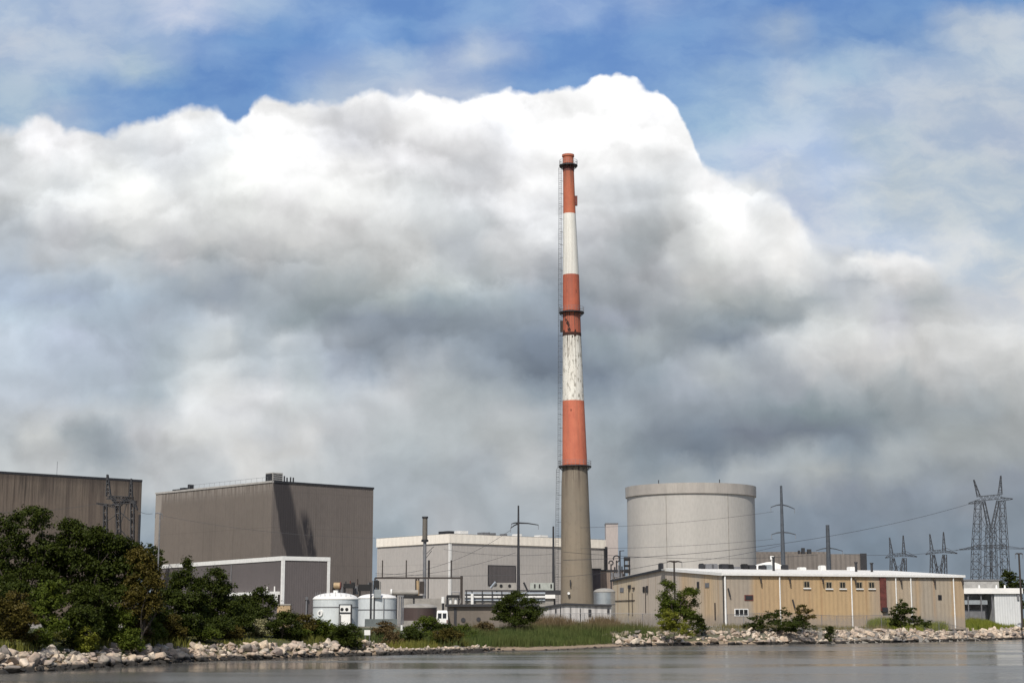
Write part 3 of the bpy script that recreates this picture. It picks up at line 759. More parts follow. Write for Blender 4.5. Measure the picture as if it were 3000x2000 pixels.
def build_rocks():
    r = np.random.default_rng(21)
    cand = []
    def scatter(a0, a1, per_m, s0, s1, r0, r1, sec):
        for _ in range(int((a1 - a0) * per_m)):
            arc = r.uniform(a0, a1); x, y, tx, ty = shore_pt(arc)
            s = r.uniform(s0, s1); px, py = x - ty * s, y + tx * s
            size = r0 + (r1 - r0) * r.uniform(0, 1) ** 1.6
            cand.append((px, py, size, s, arc, sec))
    scatter(ARC_L0 + 14, ARC_L1, 5.2, -0.2, 3.0, 0.36, 0.98, 'left')
    scatter(ARC_L1 - 2, ARC_M1 + 3, 5.0, -0.3, 3.4, 0.28, 0.62, 'mid')
    scatter(ARC_B1 - 5, ARC_R1, 4.8, -0.1, 5.0, 0.38, 1.1, 'right')
    scatter(ARC_M1, ARC_B1, 0.5, -0.2, 0.8, 0.12, 0.25, 'mid')
    hero = [(at(1395, 1888, 197), 1.35, 'mid')]
    def visible(c):
        q = 1500 + c[0] / c[1] * FPX
        return -40 < q < 3040
    vis = [c for c in cand if visible(c)]
    vis.sort(key=lambda c: -c[2] / c[1])
    nind = 250
    lab = {'left': ('pale pinkish granite boulder in the riprap below the big dark trees', 'granite boulders below the dark trees at the near left shore'),
           'mid': ('small pale stone on the low shore between dark shore bush and reeds', 'small stones on the low shore beside the reeds'),
           'right': ('cream granite boulder in the riprap below the long tan building', 'granite boulders along the shore below the tan building')}
    for (p, size, sec) in hero:
        o = bpy.data.objects.new('boulder', ROCK_ME[3]); COL.objects.link(o)
        o.location = (p.x, p.y, gh(p.x, p.y) + 0.35); o.scale = (size * 1.5, size, size * 0.72); o.rotation_euler = (0.1, 0.25, 0.4)
        tag(o, 'large flat tan slab of rock at the left end of the reeds', 'rock')
    for k, (x, y, size, s, arc, sec) in enumerate(vis[:nind]):
        o = bpy.data.objects.new('boulder', ROCK_ME[int(r.integers(len(ROCK_ME)))]); COL.objects.link(o)
        o.location = (x, y, gh(x, y) + size * 0.22)
        o.scale = (size, size * r.uniform(0.85, 1.1), size * r.uniform(0.8, 1.1)); o.rotation_euler = (r.uniform(-0.5, 0.5), r.uniform(-0.5, 0.5), r.uniform(0, 6.28))
        tag(o, lab[sec][0], 'rock', lab[sec][1])
    from mathutils import Euler
    vs, fs, n = [], [], 0
    for (x, y, size, s, arc, sec) in vis[nind:]:
        V, F = ROCKS[int(r.integers(len(ROCKS)))]
        E = np.array(Euler((r.uniform(-0.6, 0.6), r.uniform(-0.6, 0.6), r.uniform(0, 6.28))).to_matrix())
        vs.append((V * size) @ E.T + np.array([x, y, gh(x, y) + size * 0.2])); fs.append(F + n); n += len(V)
    # rubble between the boulders
    small = []
    for a0, a1, s1, cnt in ((ARC_L0 + 14, ARC_L1, 3.6, 700), (ARC_L1, ARC_M1, 3.5, 420), (ARC_B1 - 6, ARC_R1, 6.0, 1100)):
        for _ in range(cnt):
            arc = r.uniform(a0, a1); x, y, tx, ty = shore_pt(arc); s = r.uniform(-0.2, s1)
            V, F = ROCKS[int(r.integers(len(ROCKS)))]; size = r.uniform(0.14, 0.4)
            px, py = x - ty * s, y + tx * s
            vs.append(V * size + np.array([px, py, gh(px, py) + size * 0.3])); fs.append(F + n); n += len(V)
    o = np_mesh('rubble', np.concatenate(vs), tris=np.concatenate(fs), mat=M['rock'])
    COL.objects.link(o); tag(o, 'small pale rubble stones filling the gaps between the shore boulders', 'rubble', kind='stuff')
build_rocks()
# ------------------------------------------------------------------ buildings
def a_stain(nt, u, v, col):
    # rust and soot runs of uneven length hanging from the roof edge
    t = nt.math('SUBTRACT', 38.4, v)
    for sc, off, ln, thr, c_, k in ((0.9, 0.0, 16.0, 0.52, (0.040, 0.028, 0.022, 1), 0.62), (0.35, 9.0, 26.0, 0.50, (0.055, 0.040, 0.034, 1), 0.5), (1.6, 21.0, 9.0, 0.5, (0.030, 0.024, 0.020, 1), 0.55), (0.7, 40.0, 22.0, 0.56, (0.20, 0.165, 0.135, 1), 0.6)):
        n = nt.noise(nt.comb(nt.math('MULTIPLY_ADD', u, sc, off), nt.math('MULTIPLY', v, 0.012)), 1.0, 5, 0.62)
        L = nt.math('MULTIPLY', nt.mapr(nt.noise(nt.comb(nt.math('MULTIPLY_ADD', u, sc * 0.7, off + 3.3), 0.0), 1.0, 3), 0.3, 0.7, 0.3, 1.0), ln)
        m_ = nt.math('MULTIPLY', nt.mapr(n, thr, thr + 0.12), nt.mapr(nt.math('DIVIDE', t, L), 0.45, 1.0, 1, 0))
        col = nt.mix(nt.math('MULTIPLY', m_, k), col, c_)
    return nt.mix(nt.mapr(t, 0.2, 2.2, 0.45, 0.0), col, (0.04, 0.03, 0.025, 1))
M['A_wall'] = wall_mat('streaked_brown_cladding', (0.170, 0.132, 0.102, 1), (0.135, 0.108, 0.086, 1), streak=0.4, streak_c=(0.05, 0.04, 0.03, 1), ribs=0.9, ribc=0.06, stain=a_stain)
def b_stain(nt, u, v, col):
    # sooty run-off below the roof vent; a0 is the wall's left end in this wall's own u, v
    a = nt.math('SUBTRACT', u, B_U0); t = nt.math('DIVIDE', nt.math('SUBTRACT', B_TOP, v), B_TOP - 13.0)
    wob = nt.math('MULTIPLY', nt.math('SUBTRACT', nt.noise(nt.comb(nt.math('MULTIPLY', u, 0.35), nt.math('MULTIPLY', v, 0.10)), 1.0, 6, 0.62), 0.5), 3.2)
    a = nt.math('ADD', a, nt.math('MULTIPLY', wob, nt.math('ADD', 0.15, t)))
    l = nt.math('MULTIPLY_ADD', nt.math('POWER', t, 1.1), 4.2, 0.0)
    r = nt.math('MULTIPLY_ADD', t, 5.4, 4.6)
    m1 = nt.math('MULTIPLY', nt.mapr(nt.math('SUBTRACT', a, l), -0.15, 0.35), nt.mapr(nt.math('SUBTRACT', r, a), -0.3, 1.1))
    c2 = nt.math('MULTIPLY_ADD', t, 5.2, 6.4)
    m2 = nt.math('MULTIPLY', nt.mapr(nt.math('ABSOLUTE', nt.math('SUBTRACT', a, c2)), 0.55, 1.7, 1.15, 0.0), nt.mapr(t, 0.22, 0.45))
    m3 = nt.math('MULTIPLY', nt.mapr(nt.math('ABSOLUTE', nt.math('SUBTRACT', a, nt.math('ADD', c2, -1.9))), 0.3, 1.3, 0.75, 0.0), nt.mapr(t, 0.3, 0.5))
    brk = nt.mapr(nt.noise(nt.comb(nt.math('MULTIPLY', u, 0.9), nt.math('MULTIPLY', v, 0.16)), 1.0, 6, 0.7), 0.30, 0.52, 0.35, 1.0)
    m = nt.math('MULTIPLY', nt.math('MAXIMUM', m1, nt.math('MULTIPLY', nt.math('MAXIMUM', m2, m3), brk)), 0.86)
    # pale drips at the corner
    dr = nt.math('MULTIPLY', nt.mapr(nt.noise(nt.comb(nt.math('MULTIPLY', u, 2.2), nt.math('MULTIPLY', v, 0.05)), 1.0, 4), 0.52, 0.66, 0, 0.35), nt.mapr(nt.math('SUBTRACT', u, B_U0), 0.2, 3.6, 1, 0))
    col = nt.mix(dr, col, (0.25, 0.21, 0.18, 1))
    return nt.mix(m, col, (0.024, 0.021, 0.024, 1))

def left_light(nt, u, v, col):
    # bleached strip at the wall's far left end, wider at the top
    a = nt.math('SUBTRACT', u, B_UL); t = nt.math('DIVIDE', nt.math('SUBTRACT', B_TOP, v), 22.0)
    n = nt.math('MULTIPLY', nt.math('SUBTRACT', nt.noise(nt.comb(u, nt.math('MULTIPLY', v, 0.15)), 0.8, 4), 0.5), 1.5)
    m = nt.mapr(nt.math('ADD', nt.math('ADD', a, n), nt.math('MULTIPLY', t, 2.6)), 2.4, 3.4, 0.75, 0.0)
    top = nt.math('MULTIPLY', nt.mapr(nt.math('SUBTRACT', B_TOP, v), 0.5, 3.0, 0.5, 0.0), nt.mapr(nt.noise(nt.comb(nt.math('MULTIPLY', u, 1.4), nt.math('MULTIPLY', v, 0.1)), 1.0, 4), 0.4, 0.6))
    return nt.mix(nt.math('MAXIMUM', m, top), col, (0.30, 0.27, 0.24, 1))

def parapet(mb, fr, a0, a1, b0, b1, z, h=0.5, w=0.35, out=0.06):
    fbox(mb, fr, a0 - out, a1 + out, b0 - out, b0 + w, z, z + h)
    fbox(mb, fr, a0 - out, a1 + out, b1 - w, b1 + out, z, z + h)
    fbox(mb, fr, a0 - out, a0 + w, b0 + w, b1 - w, z, z + h)
    fbox(mb, fr, a1 - w, a1 + out, b0 + w, b1 - w, z, z + h)
    return mb

# --- the brown streaked hall at the left edge
A = Fr(-94.8, 420, (-0.753, -0.658), (-0.658, 0.753))
t = thing('power_hall', A.pt(40, 20, 2.4), 'tall dark brown building with rusty vertical streaks behind the leftmost trees', 'building')
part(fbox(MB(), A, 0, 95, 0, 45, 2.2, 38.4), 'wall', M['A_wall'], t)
part(parapet(MB(), A, 0, 95, 0, 45, 38.4, 0.55), 'roof_edge', M['dark'], t)
part(fbox(MB(), A, 0.4, 94.6, 0.4, 44.6, 38.402, 38.5), 'roof', M['flatroof'], t)
p = A.pt(0.5, -0.35, 0)
mb = MB(); mb.tube((p.x, p.y, 2.5), (p.x, p.y, 30), 0.32, n=8); part(mb, 'downpipe', M['dark'], t)
p = A.pt(22, 3, 0); mb = MB(); mb.tube((p.x, p.y, 38.5), (p.x, p.y, 42.5), 0.06, n=5); part(mb, 'antenna', M['grey'], t)

# --- the grey brown reactor building with the sooty stain
B = Fr(-49.6, 340, (0.727, 0.687), (-0.687, 0.727))
B_TOP, BW, BL = 31.75, 26.6, 45.5
def wall_u(q, nrm):
    tt = Vector((-nrm[1], nrm[0], 0)).normalized(); return Vector((q.x, q.y, 0)).dot(tt)
B_U0 = wall_u(B.pt(0, 0, 0), (0.687, -0.727))
B_UL = wall_u(B.pt(0, BL, 0), (-0.727, -0.687))
M['B_right'] = wall_mat('grey_brown_cladding_with_soot', (0.175, 0.148, 0.130, 1), (0.152, 0.128, 0.113, 1), streak=0.25, ribs=0.6, ribc=0.04, seam=7.5, stain=b_stain)  # base colour lightened to make up for weaker sun on this side
M['B_left'] = wall_mat('grey_brown_cladding', (0.162, 0.136, 0.115, 1), (0.142, 0.120, 0.102, 1), streak=0.25, ribs=0.6, ribc=0.04, seam=7.5, stain=left_light)
t = thing('reactor_building', B.pt(10, 15, 2.4), 'large grey brown building with a black soot stain running down from its corner', 'building')
part(fbox(MB(), B, 0.003, BW, 0, BL, 2.2, B_TOP), 'wall', M['B_right'], t)
part(fbox(MB(), B, -0.12, 0.0, 0.0, BL, 2.2, B_TOP), 'wall', M['B_left'], t)
mb = MB(); fbox(mb, B, -0.3, 0.25, -0.02, BL + 0.1, B_TOP, B_TOP + 0.38); part(mb, 'roof_edge', plain('pale_flashing', (0.42, 0.40, 0.37, 1)), t)
mb = MB(); fbox(mb, B, 0.26, BW + 0.12, -0.14, 0.3, B_TOP, B_TOP + 0.4); fbox(mb, B, BW - 0.3, BW + 0.12, 0.3, BL, B_TOP, B_TOP + 0.4); part(mb, 'roof_edge', M['dark'], t)
part(fbox(MB(), B, 0.3, BW - 0.4, 0.4, BL - 0.1, B_TOP + 0.002, B_TOP + 0.12), 'roof', M['flatroof'], t)
mb = MB(); fbox(mb, B, 0.3, 2.9, 0.6, 3.1, B_TOP + 0.12, B_TOP + 2.15); vent = part(mb, 'roof_vent', plain('pale_vent_casing', (0.45, 0.43, 0.40, 1)), t)
mb = MB()
for k in range(4): fbox(mb, B, 0.5, 2.7, 0.54, 0.6, B_TOP + 0.45 + k * 0.42, B_TOP + 0.6 + k * 0.42)
fbox(mb, B, 0.22, 0.3, 0.7, 3.0, B_TOP + 0.4, B_TOP + 1.95)
part(mb, 'louver', M['dark'], vent)
for k, (a, h) in enumerate(((3.5, 1.5), (4.2, 1.2), (5.1, 1.35), (5.8, 1.3))):
    p = B.pt(a, 0.9, B_TOP + 0.1); mb = MB(); mb.tube(p, p + Vector((0, 0, h)), 0.16, n=8); part(mb, 'exhaust_pipe', M['dark'], t)
for b, w_, h in ((33.5, 0.6, 1.5), (35.5, 1.8, 0.9), (37.8, 2.6, 0.7)):
    part(fbox(MB(), B, 1.0, 2.2, b, b + w_, B_TOP + 0.12, B_TOP + 0.12 + h), 'roof_unit', M['dark'], t)
mb = MB()
for b in np.arange(2, 33, 2.0):
    p = B.pt(0.1, b, B_TOP + 0.38); mb.tube(p, p + Vector((0, 0, 0.9)), 0.03, n=4)
mb.tube(B.pt(0.1, 2, B_TOP + 1.25), B.pt(0.1, 32, B_TOP + 1.25), 0.03, n=4)
part(mb, 'guard_rail', M['grey'], t)

# --- the low block with white trim in front of it
C = Fr(-40.2, 290, (0.835, 0.55), (-0.55, 0.835))
CT, CW, CL = 14.45, 9.13, 58.6
M['C_wall'] = wall_mat('purple_grey_cladding', (0.128, 0.110, 0.108, 1), (0.112, 0.098, 0.096, 1), streak=0.15, ribs=0.45, ribc=0.10)
t = thing('annex_building', C.pt(4, 10, 2.4), 'low grey brown block outlined in white trim in front of the stained building', 'building')
part(fbox(MB(), C, 0, CW, 0, CL, 2.2, CT), 'wall', M['C_wall'], t)
mb = MB()
fbox(mb, C, -0.14, 0.4, -0.14, CL, CT - 0.45, CT + 0.3); fbox(mb, C, 0.4, CW + 0.1, -0.14, 0.4, CT - 0.42, CT + 0.28)
part(mb, 'roof_trim', M['white'], t)
part(fbox(MB(), C, 0.4, CW, 0.4, CL, CT + 0.002, CT + 0.2), 'roof', M['flatroof'], t)
mb = MB(); fbox(mb, C, -0.13, 0.35, -0.13, 0.45, 4.2, CT - 0.45); part(mb, 'corner_trim', M['white'], t)
mb = MB(); fbox(mb, C, CW - 0.45, CW + 0.09, -0.12, 0.3, 2.6, CT - 0.42); part(mb, 'corner_trim', M['white'], t)
b680 = C.t2(680); z = gz(1737, C.pt(0, b680 / 2, 0).y)
mb = MB(); fbox(mb, C, -0.9, -0.005, 0.9, b680, z - 0.35, z + 0.2); fbox(mb, C, -0.9, -0.4, 0.9, 1.5, z - 1.7, z - 0.35)
part(mb, 'door_canopy', M['white'], t)
mb = MB(); p = C.pt(-0.12, b680 + 0.3, 0); mb.tube((p.x, p.y, 3), (p.x, p.y, CT - 0.6), 0.09, n=6); part(mb, 'downpipe', M['grey'], t)
for px, py in ((790, 1732), (812, 1722)):
    b = C.t2(px); q = C.pt(-0.5, b, z + 0.2); mb = MB(); mb.tube(q, q + Vector((0, 0, 0.9)), 0.12, n=6); part(mb, 'vent_pipe', M['white'], t)
p = C.pt(4.6, -0.25, 0); mb = MB(); mb.tube((p.x, p.y, 4.5), (p.x, p.y, 7.2), 0.14, n=6); fbox(mb, C, 4.4, 4.8, -0.45, -0.05, 7.2, 7.7); part(mb, 'vent_pipe', M['grey'], t)
part(fbox(MB(), C, 0.2, CW + 1, -0.35, -0.16, 2.3, 4.2), 'plinth', M['concrete'], t)
q = at(833, 1790, 284)
t = thing('utility_box', (q.x, q.y, 2.4), 'small tan block at the foot of the white trimmed corner', 'utility box')
part(MB().box(q.x - 1.1, q.x + 1.1, q.y - 1, q.y + 1, 2.3, 6.2), 'housing', M['ochre'], t)
part(MB().box(q.x - 1.2, q.x + 1.2, q.y - 1.1, q.y + 1.1, 6.2, 6.4), 'lid', M['concrete'], t)

# --- pale turbine building with the white fascia
Dd = Fr(-16.2, 430, (0.781, 0.625), (-0.625, 0.781))
DT, DW, DL = 25.68, 54.2, 33.7
M['D_wall'] = wall_mat('pale_taupe_cladding', (0.455, 0.425, 0.395, 1), (0.42, 0.395, 0.37, 1), streak=0.22, streak_c=(0.2, 0.18, 0.165, 1), ribs=1.0, ribc=0.03, seam=9.0)
M['fascia'] = wall_mat('cream_fascia', (0.90, 0.84, 0.74, 1), (0.86, 0.79, 0.69, 1), streak=0.2, streak_c=(0.5, 0.42, 0.36, 1), ribs=2.0, ribc=0.05)
t = thing('turbine_building', Dd.pt(10, 10, 2.4), 'wide pale building with a cream roof fascia behind the striped chimney', 'building')
part(fbox(MB(), Dd, 0, DW, 0, DL, 2.2, DT - 1.0), 'wall', M['D_wall'], t)
mb = MB(); fbox(mb, Dd, -0.35, DW + 0.1, -0.35, DL, DT - 2.35, DT); part(mb, 'fascia', M['fascia'], t)
part(fbox(MB(), Dd, 0.2, DW - 0.2, 0.2, DL - 0.2, DT + 0.002, DT + 0.15), 'roof', M['flatroof'], t)
mb = MB(); fbox(mb, Dd, -0.2, 0.45, -0.2, 0.35, 4, DT - 2.35); part(mb, 'corner_trim', M['white'], t)
a0, a1 = Dd.t1(1431), Dd.t1(1508)
z0, z1 = Dd.z1(1713, (a0 + a1) / 2), Dd.z1(1658, (a0 + a1) / 2)
lv = part(fbox(MB(), Dd, a0 - 0.25, a1 + 0.25, -0.18, -0.004, z0 - 0.2, z1 + 0.25), 'louver_frame', M['dark'], t)
M['louver'] = wall_mat('grey_louver_slats', (0.13, 0.115, 0.115, 1), (0.11, 0.10, 0.10, 1), ribs=0.45, ribc=0.5)
part(fbox(MB(), Dd, a0, a1, -0.26, -0.181, z0, z1), 'louver', M['louver'], lv)
a = Dd.t1(1774); mb = MB(); fbox(mb, Dd, a - 0.5, a + 0.5, -0.45, -0.005, 9, DT - 1.9); part(mb, 'downpipe', M['dark'], t)
for px, py0, w_, h, mk in ((1366, 1563, 2.6, 1.2, 'roofwhite'), (1530, 1569, 1.4, 0.9, 'roofwhite'), (1601, 1574, 2.8, 0.8, 'roofwhite'), (1455, 1566, 1.0, 0.9, 'grey'), (1425, 1566, 0.8, 1.0, 'grey'), (1440, 1566, 0.5, 1.1, 'grey'), (1490, 1569, 0.6, 0.8, 'grey')):
    a = Dd.t1(px); part(fbox(MB(), Dd, a - w_ / 2, a + w_ / 2, 1.0, 3.5, DT + 0.15, DT + 0.2 + h * 0.65), 'roof_unit', M[mk], t)
for px, w_ in ((1283, 2.6), (1297, 1.6)):
    b = Dd.t2(px); part(fbox(MB(), Dd, 1.0, 3.0, b - w_ / 2, b + w_ / 2, DT + 0.15, DT + 0.9), 'roof_unit', M['dark'], t)

# --- narrow stair tower
x0, x1 = gx(1777, 480), gx(1813, 480)
t = thing('stair_tower', ((x0 + x1) / 2, 482, 2.4), 'narrow pale square tower standing between the chimney and the round containment', 'tower')
part(MB().box(x0, x1, 480, 485, 2.2, gz(1535, 480)), 'wall', wall_mat('pale_pink_concrete', (0.47, 0.41, 0.38, 1), (0.43, 0.38, 0.355, 1), streak=0.25, streak_c=(0.24, 0.19, 0.18, 1)), t)
part(MB().box(x0 - 0.1, x1 + 0.1, 479.9, 485.1, gz(1535, 480), gz(1531, 480)), 'roof', M['grey'], t)

# --- round containment
cx, cy, cr = gx(2029, 450), 450.0, 17.4
M['cont'] = wall_mat('pale_containment_concrete', (0.46, 0.435, 0.40, 1), (0.435, 0.415, 0.385, 1), streak=0.14, streak_c=(0.28, 0.25, 0.23, 1), ribs=10.4, ribd=0.01, ribc=0.06)
M['ring'] = wall_mat('pale_ring_concrete', (0.42, 0.39, 0.35, 1), (0.37, 0.34, 0.31, 1), streak=0.3, streak_c=(0.25, 0.22, 0.2, 1), ribs=5.0, ribd=0.01, ribc=0.08)
t = thing('containment_building', (cx, cy, 2.4), 'round pale concrete containment drum with a thicker ring round its top', 'containment building')
part(MB().lathe(cx, cy, [(cr, 2.2), (cr, 36.9)], 120), 'wall', M['cont'], t)
part(MB().lathe(cx, cy, [(cr - 0.3, 36.45), (cr + 0.42, 36.5), (cr + 0.46, 39.25), (cr - 0.2, 39.3), (cr - 0.2, 37.9)], 120, caps=(False, False), smooth=False), 'ring_beam', M['ring'], t)
part(MB().lathe(cx, cy, [(cr - 0.22, 38.0), (0.1, 38.6)], 64), 'roof', M['concrete'], t)
mb = MB()
for aa in (-118, -62):
    q = Vector((cx + (cr + 0.06) * math.cos(R(aa)), cy + (cr + 0.06) * math.sin(R(aa)), 0)); mb.tube((q.x, q.y, 3), (q.x, q.y, 36.4), 0.07, n=6)
part(mb, 'conduit', M['concrete'], t)
for aa in (-125, -70):
    q = Vector((cx + cr * math.cos(R(aa)), cy + cr * math.sin(R(aa)), 39.3)); part(MB().tube(q, q + Vector((0, 0, 0.9)), 0.12, n=6), 'lightning_rod', M['dark'], t)

# --- long tan warehouse
M['sash'] = plain('dull_tan_sash', (0.30, 0.24, 0.16, 1))
G = Fr(37, 290, (0.948, 0.32), (-0.32, 0.948))
GE, GR, GW, GL = 11.6, 13.2, 48.9, 51.2
ug0 = wall_u(G.pt(0, 0, 0), (0.32, -0.948))
tan_r = [(0.0, (0.348, 0.300, 0.248, 1)), (0.10, (0.321, 0.285, 0.245, 1)), (0.125, (0.428, 0.300, 0.172, 1)), (0.36, (0.445, 0.305, 0.165, 1)), (0.38, (0.481, 0.329, 0.169, 1)), (0.60, (0.456, 0.320, 0.180, 1)), (0.655, (0.404, 0.300, 0.196, 1)), (0.66, (0.349, 0.309, 0.261, 1)), (0.70, (0.417, 0.329, 0.233, 1)), (0.78, (0.375, 0.319, 0.251, 1)), (0.80, (0.430, 0.310, 0.194, 1)), (0.82, (0.358, 0.314, 0.258, 1)), (0.94, (0.375, 0.319, 0.247, 1)), (0.95, (0.430, 0.310, 0.190, 1)), (1.0, (0.422, 0.310, 0.198, 1))]
def g_stain(nt, u, v, col):
    # rust runs below the gutter and grey splash dirt along the foot of the wall
    n = nt.noise(nt.comb(nt.math('MULTIPLY', u, 0.9), nt.math('MULTIPLY', v, 0.02)), 1.0, 5, 0.65)
    col = nt.mix(nt.mapr(n, 0.56, 0.70, 0, 0.55), col, (0.329, 0.193, 0.097, 1))
    f = nt.noise(nt.comb(nt.math('MULTIPLY', u, 0.5), nt.math('MULTIPLY', v, 0.5)), 1.0, 6, 0.68)
    vv = nt.math('ADD', v, nt.math('MULTIPLY', nt.math('SUBTRACT', f, 0.5), 3.0))
    col = nt.mix(nt.mapr(vv, 3.2, 5.2, 0.6, 0.0), col, (0.263, 0.235, 0.207, 1))
    n3 = nt.noise(nt.comb(nt.math('MULTIPLY', u, 0.16), 5.0), 1.0, 4, 0.6)
    return nt.mix(nt.mapr(n3, 0.55, 0.62, 0, 0.35), col, (0.350, 0.314, 0.270, 1))
M['G_front'] = wall_mat('sun_faded_tan_siding', (0.42, 0.30, 0.17, 1), (0.37, 0.28, 0.18, 1), streak=0.35, streak_c=(0.24, 0.175, 0.11, 1), ribs=0.85, ribc=0.09, uramp=(ug0, ug0 + GW, tan_r), stain=g_stain)
ug1 = wall_u(G.pt(0, GL, 0), (-0.948, -0.32))
gab_r = [(0.0, (0.514, 0.435, 0.317, 1)), (0.18, (0.543, 0.448, 0.304, 1)), (0.30, (0.487, 0.420, 0.343, 1)), (0.62, (0.473, 0.413, 0.350, 1)), (0.68, (0.584, 0.420, 0.244, 1)), (0.8, (0.500, 0.420, 0.323, 1)), (0.88, (0.598, 0.420, 0.231, 1)), (1.0, (0.487, 0.413, 0.317, 1))]  # beige panels, colours raised to stand in for stronger sun on the gable
M['G_gable'] = wall_mat('lightened_beige_gable_siding', (0.44, 0.375, 0.31, 1), (0.40, 0.35, 0.30, 1), streak=0.4, streak_c=(0.22, 0.17, 0.12, 1), ribs=0.85, ribc=0.09, uramp=(ug1, ug1 + GL, gab_r), stain=g_stain)
t = thing('warehouse', G.pt(10, 10, 2.4), 'long tan metal warehouse with a white roof edge standing above the riprap', 'warehouse')
part(fbox(MB(), G, 0, GW, 0, GL, 2.0, GE), 'wall', M['G_front'], t)
mb = MB()                                                           # gable wall, 4 cm proud of the box
out = [G.pt(-0.04, 0.02, 2.0), G.pt(-0.04, GL, 2.0), G.pt(-0.04, GL, GE), G.pt(-0.04, GL / 2, GR - 0.1), G.pt(-0.04, 0.02, GE)]
inn = [G.pt(-0.002, 0.02, 2.0), G.pt(-0.002, GL, 2.0), G.pt(-0.002, GL, GE), G.pt(-0.002, GL / 2, GR - 0.1), G.pt(-0.002, 0.02, GE)]
mb.face(list(reversed(out))); mb.face(inn)
for i in range(5):
    j = (i + 1) % 5; mb.face([out[i], out[j], inn[j], inn[i]])
part(mb, 'gable', M['G_gable'], t)
mb = MB()
out = [G.pt(GW + 0.04, b_, z_) for b_, z_ in ((0.02, 2.0), (GL, 2.0), (GL, GE), (GL / 2, GR - 0.1), (0.02, GE))]
inn = [G.pt(GW + 0.002, b_, z_) for b_, z_ in ((0.02, 2.0), (GL, 2.0), (GL, GE), (GL / 2, GR - 0.1), (0.02, GE))]
mb.face(out); mb.face(list(reversed(inn)))
for i in range(5):
    j = (i + 1) % 5; mb.face([inn[i], inn[j], out[j], out[i]])
part(mb, 'gable', M['G_gable'], t)
def slab(fr, a0, a1, b0, z0, b1, z1, th):
    m_ = MB()
    q = [fr.pt(a0, b0, z0), fr.pt(a1, b0, z0), fr.pt(a1, b1, z1), fr.pt(a0, b1, z1)]
    if (q[1] - q[0]).cross(q[2] - q[0]).z < 0: q = [q[1], q[0], q[3], q[2]]
    lo = [p_ - Vector((0, 0, th)) for p_ in q]
    m_.hexa(lo, q)
    return m_
M['roofrib'] = wall_mat('white_ribbed_roof', (0.80, 0.78, 0.73, 1), (0.74, 0.71, 0.66, 1), streak=0.1, streak_c=(0.55, 0.5, 0.45, 1), ribs=1.2, ribc=0.08)
part(slab(G, -0.35, GW + 0.15, -0.45, GE + 0.22, GL / 2, GR + 0.18, 0.14), 'roof', M['roofrib'], t)
part(slab(G, -0.35, GW + 0.15, GL / 2 + 0.002, GR + 0.18, GL + 0.45, GE + 0.22, 0.14), 'roof', M['roofrib'], t)
mb = MB(); fbox(mb, G, -0.36, GW + 0.16, -0.52, -0.38, GE - 0.2, GE + 0.2); part(mb, 'gutter', M['white'], t)
part(slab(G, -0.45, -0.352, GL / 2, GR + 0.12, GL + 0.45, GE + 0.16, 0.45), 'barge_board', M['dark'], t)
part(slab(G, -0.45, -0.352, -0.45, GE + 0.24, GL / 2 - 0.01, GR + 0.2, 0.5), 'barge_board', M['white'], t)
def gwin(px, py, w_, h, panes=2, frame='sash', pane='glass', name='window', sill=True):
    a = G.t1(px); z_ = G.z1(py, a)
    mbf = MB(); fbox(mbf, G, a - w_ / 2 - 0.1, a + w_ / 2 + 0.1, -0.09, -0.004, z_ - h / 2 - 0.1, z_ + h / 2 + 0.1)
    o = part(mbf, name, M[frame], t)
    pw = w_ / panes
    for k in range(panes):
        c0 = a - w_ / 2 + pw * k
        mbp = MB(); fbox(mbp, G, c0 + 0.07, c0 + pw - 0.07, -0.12, -0.091, z_ - h / 2 + 0.05, z_ + h / 2 - 0.05); part(mbp, 'pane', M[pane], o)
    if sill:
        mbs = MB(); fbox(mbs, G, a - w_ / 2 - 0.2, a + w_ / 2 + 0.25, -0.25, -0.09, z_ - h / 2 - 0.3, z_ - h / 2 - 0.1); part(mbs, 'sill', M['white'], o)
for px, py in ((2363, 1711), (2428, 1713), (2468, 1713), (2517, 1713), (2553, 1713)):
    gwin(px, py, 1.05, 1.0)
gwin(2170, 1793, 2.5, 1.1, 3, frame='white', sill=False, pane='black')
gwin(2193, 1750, 1.5, 0.8, 1, frame='rust', pane='dark', name='vent', sill=False)
gwin(2752, 1749, 0.55, 0.7, 1, frame='dark', pane='black', name='vent', sill=False)
a0, a1 = G.t1(2577), G.t1(2594)
part(fbox(MB(), G, a0, a1, -0.3, -0.004, G.z1(1788, a0), GE - 0.32), 'duct', M['rust'], t)
part(fbox(MB(), G, a0 + 0.2, a1 + 0.1, -0.45, -0.301, G.z1(1792, a0), G.z1(1778, a0)), 'duct_outlet', M['dark'], t)
for px, yb in ((2283, 1805), (2493, 1838), (2623, 1775), (2667, 1830), (2792, 1815)):
    a = G.t1(px); q = G.pt(a, -0.22, 0); mb = MB(); mb.tube((q.x, q.y, 2.2), (q.x, q.y, GE - 0.3), 0.12, n=8); part(mb, 'downpipe', M['white'], t)
q = G.pt(0.25, -0.2, 0); mb = MB(); mb.tube((q.x, q.y, 2.2), (q.x, q.y, GE - 0.3), 0.17, n=8); part(mb, 'downpipe', M['white'], t)
part(fbox(MB(), G, -0.12, 0.03, -0.1, 0.04, 2.1, GE - 0.3), 'corner_trim', M['dark'], t)
for px in (2224, 2309, 2406, 2501, 2635, 2733, 2815):
    a = G.t1(px); q = G.pt(a, -0.1, GE - 0.5); mb = MB(); mb.tube(q, q + Vector((0.25, -0.35, -0.25)), 0.09, n=6); mb.tube(q + Vector((0.25, -0.35, -0.25)), q + Vector((0.3, -0.4, -1.05)), 0.18, 0.14, n=6)
    part(mb, 'wall_lamp', M['wood'], t)
